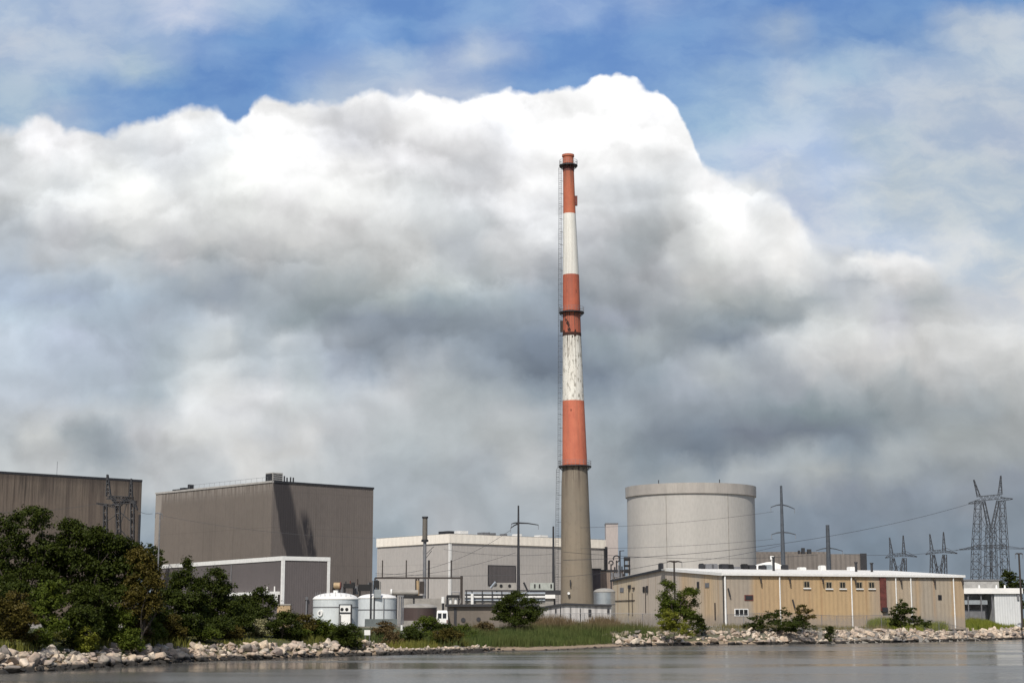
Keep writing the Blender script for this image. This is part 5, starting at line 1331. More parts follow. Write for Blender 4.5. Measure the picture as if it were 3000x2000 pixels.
# tall steel exhaust stack
D = 332
q = gx(1243, D); t = thing('exhaust_stack', (q, D, 2.4), 'slim grey steel stack with a thicker dark upper section', 'stack')
zj, zt = gz(1583, D), gz(1513, D)
part(MB().tube((q, D, 2.4), (q, D, zj), 0.36, 0.33, n=20), 'pipe', M['grey'], t)
part(MB().tube((q, D, zj), (q, D, zt), 0.52, 0.5, n=20), 'upper_pipe', wall_mat('sooty_steel', (0.14, 0.125, 0.105, 1), (0.10, 0.09, 0.08, 1), streak=0.5), t)
part(MB().lathe(q, D, [(0.5, zt - 0.3), (0.62, zt - 0.3), (0.62, zt + 0.05), (0.4, zt + 0.05), (0.4, zt - 0.4)], 20, caps=(False, False), smooth=False), 'cap_ring', M['dark'], t)
part(MB().lathe(q, D, [(0.5, zj - 0.25), (0.72, zj - 0.2), (0.72, zj + 0.2), (0.5, zj + 0.25)], 20, caps=(False, False), smooth=False), 'collar', M['dark'], t)
part(MB().tube((q + 0.75, D, 2.4), (q + 0.75, D, gz(1640, D)), 0.12, n=6), 'conduit', M['dark'], t)
for zz, xx in ((gz(1600, D), 1.8), (gz(1612, D), 1.4)):
    part(MB().tube((q + 0.2, D, zz - 1.6), (q + xx, D, zz), 0.06, n=5), 'bracket', M['dark'], t)
# pipe bridge
D = 322
zb = gz(1692, D)
x0, x1 = gx(1098, D), gx(1356, D)
t = thing('pipe_bridge', ((x0 + x1) / 2, D, 2.4), 'thin dark brown pipe bridge on posts across the front of the pale building', 'pipe bridge')
mb = MB(); mb.box(x0, x1, D - 0.15, D + 0.15, zb - 0.18, zb + 0.16); part(mb, 'beam', M['wood'], t)
for px, w_ in ((1098, 0.3), (1219, 0.42), (1226, 0.3), (1352, 0.5)):
    x = gx(px, D); part(MB().box(x - w_ / 2, x + w_ / 2, D - 0.35, D - 0.155, 2.3, zb + (0.35 if px == 1352 else -0.0)), 'post', M['wood'], t)
for px in (1119, 1189, 1257, 1321):
    x = gx(px, D); part(MB().tube((x, D, zb + 0.165), (x, D, gz(1640, D)), 0.12, n=6), 'upright', M['wood'], t)
part(MB().box(gx(1229, D), gx(1242, D), D - 0.3, D + 0.5, gz(1738, D), gz(1702, D)), 'junction_box', M['wood'], t)
part(MB().tube((gx(1224, D), D - 0.55, gz(1700, D)), (gx(1226, D), D - 0.55, 2.4), 0.3, n=8), 'pipe', M['ochre'], t)

# transformers and valves behind the white tanks
D = 300
def unit(name, label, cat, px, pyb, pyt, w_, mk, D, extras=(), base=2.3):
    x = gx(px, D); zb_, zt_ = gz(pyb, D), gz(pyt, D)
    t = thing(name, (x, D, base), label, cat)
    mb = MB(); mb.box(x - w_ / 2, x + w_ / 2, D - 0.8, D + 0.8, zb_, zt_); part(mb, 'housing', M[mk], t)
    mb = MB()
    for sx in (-0.42, 0.42):
        for sy in (-0.6, 0.6): mb.tube((x + sx * w_, D + sy, base), (x + sx * w_, D + sy, zb_ - 0.003), 0.1, n=6)
    part(mb, 'frame', M['dark'], t)
    for nm, dx, z0, z1, rr_, mk2 in extras:
        part(MB().tube((x + dx, D - 0.2, gz(z0, D)), (x + dx, D - 0.2, gz(z1, D)), rr_, n=8), nm, M[mk2], t)
    return t, x
unit('transformer', 'black transformer with thin bushings above the gap between the white tanks', 'transformer', 1022, 1722, 1709, 1.9, 'black', D, (('bushing', -0.6, 1709, 1702, 0.1, 'dark'), ('bushing', 0.2, 1709, 1700, 0.1, 'rust'), ('conservator', 0.7, 1709, 1705, 0.3, 'dark'), ('radiator', -1.3, 1735, 1718, 0.3, 'grey')))
unit('transformer', 'wider black transformer with a tall rod behind the smaller white tank', 'transformer', 1071, 1730, 1711, 2.6, 'black', D + 2, (('bushing', -1.5, 1712, 1695, 0.12, 'wood'), ('bushing', 0.5, 1711, 1706, 0.14, 'grey'), ('conservator', 0.9, 1711, 1705, 0.35, 'dark'), ('radiator', -1.7, 1740, 1716, 0.35, 'grey')))
unit('valve_station', 'dark valve cluster with a pale drum at the left end of the pipe bridge', 'valves', 1102, 1720, 1700, 0.9, 'black', D + 1, (('riser', -0.7, 1755, 1700, 0.12, 'grey'), ('riser', 0.55, 1745, 1703, 0.28, 'concrete'), ('riser', 0.1, 1745, 1697, 0.12, 'dark')))
D = 292
x = gx(986, D)
t = thing('expansion_drum', (x, D, 2.3), 'round tan drum on dark supports above the large white tank', 'drum')
zz = gz(1715, D)
part(MB().tube((x - 0.55, D, zz), (x + 0.55, D, zz), 0.58, n=18), 'drum', M['ochre'], t)
part(MB().tube((x + 0.551, D, zz), (x + 0.75, D, zz), 0.66, n=18), 'flange', M['rust'], t)
part(MB().tube((x - 0.75, D, zz - 0.4), (x - 0.56, D, zz - 0.4), 0.55, n=18), 'flange', M['black'], t)
for sx in (-0.4, 0.4): part(MB().tube((x + sx, D, 2.3), (x + sx, D, zz - 0.45), 0.12, n=6), 'leg', M['dark'], t)

# rack of white pipes
D = 300
x0, x1 = gx(1362, D), gx(1500, D)
t = thing('pipe_rack', ((x0 + x1) / 2, D, 2.3), 'rack of white horizontal pipes between dark beams left of the round shore tree', 'pipe rack')
for k, py in enumerate((1737, 1748, 1757, 1765)):
    z = gz(py, D); mk = 'white' if k == 1 else 'silver' if k % 2 == 0 else 'concrete'
    part(MB().tube((x0, D - 0.5 + 0.3 * k, z), (x1 + 6, D - 0.5 + 0.3 * k, z), 0.2, n=10), 'pipe', M[mk], t)
for py in (1729, 1742, 1753, 1761):
    z = gz(py, D); part(MB().box(x0, x1 + 6, D + 0.6, D + 0.85, z - 0.12, z + 0.12), 'beam', M['dark'], t)
for px in (1366, 1383, 1413, 1442, 1470, 1500):
    x = gx(px, D); part(MB().box(x - 0.1, x + 0.1, D - 0.75, D - 0.56, 2.3, gz(1729, D)), 'post', M['dark'], t)
x = gx(1384, D); part(MB().tube((x, D - 1.1, 3.0), (x, D - 1.1, gz(1738, D)), 0.28, n=10), 'elbow', M['white'], t)
D = 296
x = gx(1298, D)
t = thing('relief_drum', (x, D, 2.3), 'small bright white upright drum left of the dark pump frame', 'drum')
part(MB().tube((x, D, gz(1766, D)), (x, D, gz(1747, D)), 0.34, n=14), 'drum', M['white'], t); part(MB().tube((x, D, 2.3), (x, D, gz(1766, D) - 0.003), 0.2, n=8), 'pedestal', M['dark'], t)
t, x = unit('pump_skid', 'dark framed pump skid with white motors behind the roof of the low brown building', 'pump', 1328, 1750, 1742, 2.3, 'black', D, (('motor', -0.5, 1768, 1751, 0.25, 'white'), ('motor', 0.45, 1768, 1751, 0.3, 'white'), ('motor', 1.2, 1766, 1752, 0.25, 'concrete'), ('pipe', -1.1, 1770, 1745, 0.15, 'dark')))
mb = MB(); mb.path([(x - 0.3, D, gz(1742, D)), (x - 0.3, D, gz(1733, D)), (x + 1.1, D, gz(1733, D)), (x + 1.1, D, gz(1742, D))], 0.08, n=5); part(mb, 'guard_rail', M['grey'], t)
# silver heat exchanger left of the stack
D = 306
x = gx(1190, D); z = gz(1735, D)
t = thing('heat_exchanger', (x, D, 2.3), 'horizontal pale cylinder on a dark base left of the slim grey stack', 'heat exchanger')
part(MB().tube((x - 2.6, D, z), (x + 2.2, D, z), 0.5, n=16), 'shell', M['concrete'], t); part(MB().tube((x - 2.9, D, z + 0.05), (x - 2.61, D, z + 0.05), 0.62, n=16), 'flange', M['white'], t)
part(MB().box(x - 0.4, x + 3.0, D - 0.5, D + 0.5, gz(1752, D), z - 0.52), 'saddle', M['black'], t)
for sx in (-1.8, 1.4): part(MB().box(x + sx - 0.15, x + sx + 0.15, D - 0.3, D + 0.3, 2.3, gz(1752, D) - 0.003 if sx > 0 else z - 0.45), 'leg', M['dark'], t)
x0, x1 = gx(1172, 312), gx(1330, 312)
solo(MB().box(x0, x1, 312, 312.4, 2.2, gz(1752, 312)), 'yard_wall', M['concrete'], ((x0 + x1) / 2, 312.2, 2.2), 'pale concrete yard wall behind the squat brown tank and the heat exchanger', 'wall')
# ventilation house with two round fans
D = 318
x0, x1 = gx(1452, D), gx(1512, D)
t = thing('fan_house', ((x0 + x1) / 2, D, 2.3), 'pale box with two round black fan openings above the white pipe rack', 'fan house')
part(MB().box(x0, x1, D, D + 3, gz(1731, D), gz(1706, D)), 'housing', M['concrete'], t)
for px in (1468, 1493):
    q = at(px, 1715, D); f_ = part(MB().tube((q.x, D - 0.12, q.z), (q.x, D + 0.05, q.z), 0.3, n=16), 'fan', M['black'], t)
for x in (x0 + 0.2, x1 - 0.2): part(MB().box(x - 0.12, x + 0.12, D + 0.3, D + 2.7, 2.3, gz(1731, D) - 0.003), 'support', M['dark'], t)
x = gx(1448, D); mb = MB(); mb.tube((x - 0.7, D - 0.3, gz(1722, D)), (x + 0.3, D - 0.3, gz(1704, D)), 0.25, n=8); part(mb, 'duct', M['silver'], t)
# slatted cooler
x0, x1 = gx(1553, D), gx(1622, D)
t = thing('air_cooler', ((x0 + x1) / 2, D, 2.3), 'long pale cooler box with dark slots above a black band left of the chimney foot', 'cooler')
part(MB().box(x0, x1, D, D + 3, gz(1728, D), gz(1706, D)), 'housing', plain('pale_green_grey_paint', (0.40, 0.42, 0.38, 1)), t)
for px in (1567, 1581, 1615):
    x = gx(px, D); part(MB().box(x - 0.14, x + 0.14, D - 0.05, D - 0.003, gz(1722, D), gz(1710, D)), 'slot', M['black'], t)
part(MB().box(x0 - 0.1, gx(1643, D), D - 0.4, D + 2.8, gz(1741, D), gz(1728, D) - 0.003), 'plenum', M['dark'], t)
part(MB().box(x0 - 0.1, x1 + 0.3, D - 0.8, D + 2, gz(1752, D), gz(1741, D) - 0.003), 'canopy', M['roofwhite'], t)
part(MB().box(x0 + 0.2, x1, D - 0.3, D + 1.5, 2.3, gz(1752, D) - 0.003), 'base', M['concrete'], t)
q = at(1548, 1720, D); part(MB().tube((q.x, D - 0.3, gz(1735, D)), (q.x - 0.9, D - 0.3, gz(1705, D)), 0.18, n=6), 'duct', M['dark'], t)
# dark plum and reddish blocks right of the chimney
D = 395
def block(name, label, px0, px1, pyt, D, mk, dep=6, rf='dark'):
    x0, x1 = gx(px0, D), gx(px1, D); t = thing(name, ((x0 + x1) / 2, D + dep / 2, 2.3), label, 'building')
    part(MB().box(x0, x1, D, D + dep, 2.2, gz(pyt, D)), 'wall', M[mk], t)
    part(MB().box(x0 - 0.2, x1 + 0.2, D - 0.2, D + dep + 0.2, gz(pyt, D) + 0.002, gz(pyt, D) + 0.35), 'roof', M[rf], t)
    return t
M['plum'] = wall_mat('plum_grey_siding', (0.10, 0.085, 0.09, 1), (0.085, 0.07, 0.075, 1), streak=0.3, ribs=0.8)
M['brick'] = wall_mat('reddish_tan_siding', (0.27, 0.20, 0.165, 1), (0.23, 0.185, 0.15, 1), streak=0.4, ribs=1.0)
block('switch_room', 'dark plum coloured block tight against the right side of the chimney', 1738, 1760, 1668, 412, 'plum')
block('compressor_room', 'reddish tan block with a dark roof between the chimney and the round containment', 1757, 1828, 1672, 420, 'brick')
D = 400
x = gx(1839, D)
t = thing('pipe_tower', (x, D, 2.3), 'narrow black framed tower at the left edge of the round containment', 'tower')
zt = gz(1638, D)
for sx in (-0.6, 0.6):
    for sy in (0, 1.2): part(MB().box(x + sx - 0.1, x + sx + 0.1, D + sy - 0.1, D + sy + 0.1, 2.3, zt), 'leg', M['dark'], t)
for k, z in enumerate(np.linspace(6, zt - 0.3, 9)):
    part(MB().box(x - 0.75, x + 0.75, D - 0.12, D + 1.35, z, z + (0.5 if k % 2 else 0.9)), 'landing', M['black'], t)
# tangle of vents right of the stair tower
for px, py, r_, lab in ((1806, 1636, 0.75, 'coiled dark vent hood on a thin pipe in front of the stair tower base'), (1790, 1648, 0.5, 'small dark hooked vent left of the coiled vent hood')):
    q = at(px, py, 395); t = thing('vent_hood', (q.x, 395, 2.3), lab, 'vent')
    part(MB().tube((q.x, 395, 2.3), (q.x, 395, q.z - r_ * 0.5), 0.16, n=6), 'pipe', M['dark'], t)
    pts = [(q.x + r_ * math.cos(a_), 395, q.z + r_ * math.sin(a_)) for a_ in np.linspace(-1.6, 3.6, 14)]
    part(MB().path(pts, 0.17, n=6), 'hood', M['dark'], t)
unit('pump_skid', 'grey pump skid with bent pipes above the left end of the tan warehouse roof', 'pump', 1812, 1690, 1678, 2.0, 'grey', 388, (('pipe', -0.8, 1680, 1660, 0.18, 'dark'), ('pipe', 0.1, 1680, 1655, 0.2, 'grey'), ('pipe', 0.9, 1690, 1658, 0.15, 'dark'), ('motor', -1.4, 1700, 1676, 0.3, 'grey'), ('motor', 1.4, 1705, 1680, 0.3, 'dark')))
q = gx(1818, 385); t = thing('lamp_pole', (q, 385, 2.3), 'dark pole with a short arm standing between stair tower and containment', 'pole')
part(MB().tube((q, 385, 2.3), (q, 385, gz(1612, 385)), 0.2, 0.14, n=8), 'post', M['dark'], t); part(MB().tube((q, 385, gz(1613, 385)), (q + 1.0, 385, gz(1612, 385)), 0.09, n=6), 'arm', M['dark'], t)
# white sign boards and bollard near the shore
q = at(1076, 1852, 203); gz_ = gh(q.x, 203); t = thing('notice_board', (q.x, 203, gz_), 'small blank white board low in the shrubs between the tanks and the shore', 'sign')
part(MB().box(q.x - 0.36, q.x + 0.36, 203, 203.05, q.z - 0.3, q.z + 0.32), 'panel', M['white'], t)
for sx in (-0.25, 0.25): part(MB().tube((q.x + sx, 203.1, gz_ - 0.2), (q.x + sx, 203.1, q.z + 0.2), 0.04, n=6), 'post', M['grey'], t)
q = at(1177, 1837, 222); gz_ = gh(q.x, 222); t = thing('marker_post', (q.x, 222, gz_), 'thin pole with a bright white base standing in shrubs below the squat brown tank', 'post')
part(MB().tube((q.x, 222, gz_ - 0.2), (q.x, 222, gz(1745, 222)), 0.045, n=6), 'pole', M['grey'], t); part(MB().tube((q.x, 222, gz(1846, 222)), (q.x, 222, gz(1830, 222)), 0.16, n=8), 'sleeve', M['white'], t)

# ------------------------------------------------------------------ poles, lattice towers, cables
def spole(px, D, pytop, r0, r1, label, arms=(), mk='pole', name='transmission_pole', base=2.3, drop=0.35):
    x = gx(px, D); zt = gz(pytop, D)
    t = thing(name, (x, D, base), label, 'pole')
    part(MB().tube((x, D, base), (x, D, zt), r0, r1, n=12), 'pole', M[mk], t)
    for pl, yl, pr, yr, y0 in arms:
        z0 = gz(y0, D)
        for pe, ye in ((pl, yl), (pr, yr)):
            if pe is None: continue
            xe, ze = gx(pe, D), gz(ye, D); mb = MB()
            mid = ((x + xe) / 2, D, (z0 + ze) / 2 + 0.12)
            mb.tube((x, D, z0), mid, 0.17, 0.13, n=6); mb.tube(mid, (xe, D, ze), 0.13, 0.09, n=6)
            o = part(mb, 'crossarm', M[mk], t)
            part(MB().tube((xe, D, ze - 0.02), (xe, D, ze - 0.9), 0.05, n=6), 'insulator', M['grey'], o)
    return t
spole(1519, 340, 1480, 0.42, 0.17, 'slender dark pole with drooping arms in front of the cream roofed building', ((1496, 1546, None, 0, 1533), (1498, 1534, 1578, 1537, 1531)), mk='dark')
spole(1622, 322, 1541, 0.36, 0.17, 'plain dark pole just left of the chimney base', mk='dark')
spole(2298, 348, 1422, 0.66, 0.24, 'tallest tapered steel pole with two pairs of arms right of the containment', ((2266, 1485, 2336, 1490, 1477), (2266, 1565, 2337, 1565, 1558)))
spole(2432, 420, 1537, 0.78, 0.45, 'shorter thick steel pole with one pair of arms in front of the far brown building', ((2396, 1612, 2474, 1613, 1604),))
spole(1977, 278, 1641, 0.2, 0.14, 'short wooden pole with a crossarm standing behind the loose shore tree', ((1956, 1645, 2000, 1646, 1645),), mk='wood', name='utility_pole')
spole(2993, 318, 1620, 0.22, 0.16, 'dark wooden pole with a crossarm at the right edge beside the white shed', ((2982, 1622, 3004, 1622, 1622),), mk='wood', name='utility_pole')
spole(459, 322, 1500, 0.18, 0.12, 'thin pale pole with wires at the left edge of the stained grey brown building', ((445, 1503, 466, 1507, 1504),), mk='grey', name='utility_pole')

def lattice_tower(label, D, mk, cols, peaks, beams, braces, w0=0.16, depth=2.4, base=2.3):
    """cols: trussed columns as (px,py)->(px,py), width px; beams: trussed arms; peaks: spikes"""
    xs_ = [c[0][0] for c in cols]; x = gx(sum(xs_) / len(xs_), D)
    t = thing('lattice_tower', (x, D, base), label, 'lattice tower')
    def truss(mb, a_, b_, wa, wb, n, rr_):
        a_, b_ = at(a_[0], a_[1], D), at(b_[0], b_[1], D)
        if a_.z < base: a_.z = base
        if b_.z < base: b_.z = base
        d_ = (b_ - a_).normalized(); sd_ = Vector((d_.z, 0, -d_.x))
        s_ = D / FPX
        P_ = []
        for k in range(n + 1):
            f = k / n; c = a_.lerp(b_, f); w_ = (wa + (wb - wa) * f) * s_ / 2; hd = max(w_, 0.35)
            P_.append([c + sd_ * w_ + Vector((0, -hd, 0)), c - sd_ * w_ + Vector((0, -hd, 0)), c - sd_ * w_ + Vector((0, hd, 0)), c + sd_ * w_ + Vector((0, hd, 0))])
        for k in range(n):
            for i in range(4):
                j = (i + 1) % 4
                mb.tube(P_[k][i], P_[k + 1][i], rr_, n=4, caps=False)
                mb.tube(P_[k][i], P_[k + 1][j] if k % 2 else P_[k + 1][(i + 3) % 4], rr_ * 0.7, n=3, caps=False)
                mb.tube(P_[k + 1][i], P_[k + 1][j], rr_ * 0.7, n=3, caps=False)
    for a_, b_, wa, wb, n in cols:
        mb = MB(); truss(mb, a_, b_, wa, wb, n, w0); part(mb, 'leg', M[mk], t)
    for a_, b_, wa, wb, n in beams:
        mb = MB(); truss(mb, a_, b_, wa, wb, n, w0 * 0.9); part(mb, 'crossarm', M[mk], t)
    for a_, b_, wa, wb, n in peaks:
        mb = MB(); truss(mb, a_, b_, wa, wb, n, w0 * 0.9); part(mb, 'peak', M[mk], t)
    if braces:
        mb = MB()
        for a_, b_ in braces: mb.tube(at(*a_, D), at(*b_, D), w0 * 0.9, n=4)
        part(mb, 'bracing', M[mk], t)
    return t
lattice_tower('largest lattice tower with two peaks rising behind the white shed', 445, 'lattice',
    [((2858, 1800), (2860, 1600), 26, 22, 9), ((2860, 1600), (2866, 1468), 22, 16, 6), ((2950, 1800), (2942, 1600), 22, 20, 9), ((2942, 1600), (2936, 1466), 20, 14, 6),
     ((2893, 1800), (2898, 1545), 22, 16, 9), ((2916, 1800), (2908, 1545), 18, 16, 9), ((2898, 1545), (2882, 1468), 9, 7, 4), ((2908, 1545), (2924, 1466), 9, 7, 4)],
    [((2868, 1455), (2853, 1405), 9, 1, 4), ((2930, 1448), (2932, 1393), 11, 1, 4)],
    [((2838, 1474), (2868, 1468), 3, 12, 3), ((2868, 1460), (2932, 1454), 13, 13, 7), ((2932, 1462), (2966, 1461), 12, 2, 3), ((2812, 1609), (2862, 1604), 2, 8, 4), ((2862, 1602), (2946, 1600), 11, 11, 8)],
    [((2860, 1600), (2905, 1545)), ((2942, 1600), (2905, 1545)), ((2866, 1500), (2898, 1560)), ((2936, 1500), (2910, 1560)), ((2945, 1610), (2966, 1690)), ((2858, 1690), (2898, 1630)), ((2948, 1690), (2910, 1630)), ((2858, 1760), (2950, 1700)), ((2950, 1760), (2858, 1700)),
     ((2859, 1700), (2943, 1640)), ((2945, 1700), (2860, 1640)), ((2860, 1640), (2942, 1602)), ((2943, 1640), (2860, 1602)), ((2861, 1600), (2938, 1540)), ((2941, 1600), (2864, 1540)), ((2863, 1560), (2900, 1520)), ((2939, 1560), (2908, 1520)), ((2864, 1540), (2890, 1500)), ((2938, 1540), (2918, 1500)), ((2880, 1800), (2930, 1690)), ((2930, 1800), (2880, 1690)), ((2800, 1612), (2862, 1596)), ((2946, 1598), (3000, 1606)), ((2946, 1606), (3000, 1608))], w0=0.085)
lattice_tower('dark lattice tower with two peaks in front of the streaked brown hall', 340, 'dark',
    [((308, 1640), (309, 1478), 10, 9, 7), ((352, 1640), (345, 1480), 7, 12, 7), ((388, 1640), (388, 1470), 9, 9, 7), ((345, 1480), (325, 1455), 6, 5, 2), ((350, 1480), (375, 1458), 6, 5, 2)],
    [((318, 1452), (315, 1390), 13, 2.5, 5), ((383, 1456), (385, 1402), 10, 1.5, 4)],
    [((283, 1474), (345, 1484), 3, 9, 4), ((312, 1456), (390, 1460), 9, 9, 8), ((390, 1466), (402, 1492), 6, 2, 2), ((330, 1472), (400, 1470), 8, 6, 6)],
    [((309, 1530), (350, 1500)), ((388, 1530), (352, 1500)), ((309, 1590), (350, 1550)), ((388, 1590), (352, 1550)), ((335, 1455), (352, 1530)), ((378, 1455), (350, 1545))], w0=0.11)
for px, lab in ((2631, 'small far lattice tower behind the white roof, nearer to the red duct'), (2749, 'small far lattice tower midway between its twin and the largest tower')):
    q = px - 2631 if px > 2700 else 0
    dy = -10 if px > 2700 else 0
    lattice_tower(lab, 700, 'lattice',
        [((2608 + q, 1790), (2611 + q, 1634 + dy), 8, 6, 7), ((2655 + q, 1790), (2652 + q, 1634 + dy), 8, 6, 7), ((2634 + q, 1700), (2618 + q, 1634 + dy), 5, 4, 4), ((2634 + q, 1700), (2646 + q, 1634 + dy), 5, 4, 4)],
        [((2612 + q, 1624 + dy), (2606 + q, 1574 + dy), 9, 1.5, 4), ((2648 + q, 1622 + dy), (2646 + q, 1568 + dy), 9, 1.5, 4)],
        [((2594 + q, 1633 + dy), (2614 + q, 1628 + dy), 2, 7, 2), ((2614 + q, 1626 + dy), (2652 + q, 1623 + dy), 9, 9, 5), ((2652 + q, 1625 + dy), (2686 + q, 1630 + dy), 6, 2, 3)],
        [((2611 + q, 1650), (2634 + q, 1700)), ((2652 + q, 1650), (2634 + q, 1700)), ((2611 + q, 1640), (2652 + q, 1680)), ((2652 + q, 1640), (2611 + q, 1680)), ((2594 + q, 1633 + dy), (2612 + q, 1612 + dy)), ((2686 + q, 1630 + dy), (2650 + q, 1612 + dy))], w0=0.12)

def cable(label, a_, b_, sag, r_=0.04, n=18):
    A_, B_ = at(*a_), at(*b_); pts = []
    for k in range(n + 1):
        f = k / n; p = A_.lerp(B_, f); p.z -= sag * 4 * f * (1 - f); pts.append(p)
    solo(MB().path(pts, r_, n=4), 'power_cable', M['wire'], tuple(pts[0]), label, 'cable', 'overhead power cables')
cable('cable from the tallest steel pole across the upper part of the round containment', (1700, 1545, 330), (2266, 1498, 348), 0.6)
cable('cable from the tallest steel pole across the middle of the round containment', (1700, 1606, 330), (2266, 1578, 348), 0.5)
cable('cable sweeping from the round containment up to the largest lattice tower', (1650, 1640, 340), (2838, 1476, 445), 3.2, 0.06)
cable('cable along the lower part of the containment to the thick steel pole', (1650, 1616, 345), (2396, 1624, 420), 1.2, 0.05)
cable('cable from the short wooden pole to the tallest steel pole', (1999, 1646, 278), (2290, 1596, 348), 0.4, 0.04)
cable('cable from the short wooden pole toward the dark pole left of the chimney', (1956, 1646, 278), (1622, 1690, 322), 0.4, 0.04)
cable('cable between the thick steel pole and the lower arm of the largest tower', (2474, 1622, 420), (2812, 1609, 445), 0.8, 0.05)
cable('cable from the largest lattice tower to the dark pole at the right edge', (2946, 1600, 445), (3010, 1602, 330), 0.3, 0.05)
cable('upper cable across the pale wall left of the drooping arm pole', (1100, 1683, 330), (1496, 1552, 340), 2.4, 0.045)
cable('middle cable across the pale wall left of the drooping arm pole', (1100, 1690, 330), (1510, 1618, 340), 1.2, 0.045)
cable('lowest level cable across the pale wall above the pipe bridge', (1100, 1678, 330), (1622, 1676, 322), 0.6, 0.045)
cable('cable between the drooping arm pole and the plain dark pole high on the pale wall', (1300, 1608, 335), (1622, 1622, 322), 0.7, 0.04)
cable('cable from the dark lattice tower to the thin pale pole', (402, 1494, 340), (446, 1504, 322), 0.3, 0.05)
cable('cable running left from the dark lattice tower across the streaked hall', (283, 1475, 340), (-40, 1500, 330), 0.6, 0.04)
cable('cable crossing the upper wall of the stained grey brown building', (466, 1508, 322), (1100, 1575, 330), 1.0, 0.035)

# chain link fence along the foot of the warehouse
def fence(label, a_, b_, n, h=2.2):
    pa, pb = Vector(a_), Vector(b_); t = thing('chain_link_fence', (pa.x, pa.y, gh(pa.x, pa.y)), label, 'fence')
    tops = []
    for k in range(n + 1):
        p = pa.lerp(pb, k / n); z = gh(p.x, p.y); part(MB().tube((p.x, p.y, z - 0.1), (p.x, p.y, z + h), 0.045, n=6), 'post', M['grey'], t); tops.append(Vector((p.x, p.y, z + h)))
    mb = MB(); mb.path(tops, 0.03, n=5); mb.path([q - Vector((0, 0, h - 0.15)) for q in tops], 0.02, n=4); part(mb, 'rail', M['grey'], t)
    mb = MB()
    for q0, q1 in zip(tops[:-1], tops[1:]):
        L = (q1 - q0).length; m_ = int(L / 0.28)
        for k in range(-int(h / 0.28), m_):
            for s_ in (0, 1):
                f0, f1 = k / m_, (k + h / 0.28) / m_
                z0, z1 = (0.0, 1.0) if s_ == 0 else (1.0, 0.0)
                c0, c1 = max(f0, 0), min(f1, 1)
                if c1 <= c0: continue
                g0 = z0 + (z1 - z0) * (c0 - f0) / (f1 - f0); g1 = z0 + (z1 - z0) * (c1 - f0) / (f1 - f0)
                A2 = q0.lerp(q1, c0) - Vector((0, 0, h * (1 - g0))); B2 = q0.lerp(q1, c1) - Vector((0, 0, h * (1 - g1)))
                mb.tube(A2, B2, 0.009, n=3, caps=False)
    part(mb, 'wire_mesh', M['grey'], t)
fence('chain link fence along the foot of the tan warehouse wall above the riprap', (gx(2130, 276), 276, 0), (gx(2830, 300), 300, 0), 16)
fence('chain link fence in front of the low whitewashed building behind the reeds', (gx(1585, 268), 268, 0), (gx(1925, 268), 268, 0), 8)
# ------------------------------------------------------------------ trees, shrubs, reeds, grass
M['bark'] = plain('grey_brown_bark', (0.055, 0.043, 0.033, 1), 0.95, var=0.4, scale=3)
LF = {
 'deep': leaf_mat('deep_green_leaves', (0.0153, 0.0245, 0.0037, 1), (0.0312, 0.0422, 0.0060, 1), (0.0660, 0.0805, 0.0120, 1)),
 'green': leaf_mat('mid_green_leaves', (0.0345, 0.0543, 0.0061, 1), (0.0616, 0.0833, 0.0096, 1), (0.1232, 0.1448, 0.0211, 1)),
 'bright': leaf_mat('bright_green_leaves', (0.0863, 0.1043, 0.0103, 1), (0.1380, 0.1482, 0.0166, 1), (0.2530, 0.2416, 0.0363, 1)),
 'olive': leaf_mat('olive_leaves', (0.0439, 0.0392, 0.0071, 1), (0.0734, 0.0578, 0.0123, 1), (0.1271, 0.0980, 0.0211, 1)),
 'brown': leaf_mat('brownish_leaves', (0.0633, 0.0461, 0.0186, 1), (0.0978, 0.0680, 0.0290, 1), (0.1610, 0.1098, 0.0476, 1)),
 'pale': leaf_mat('silvery_pale_leaves', (0.1495, 0.1537, 0.0725, 1), (0.2185, 0.2086, 0.1035, 1), (0.4140, 0.3733, 0.2070, 1)),
}

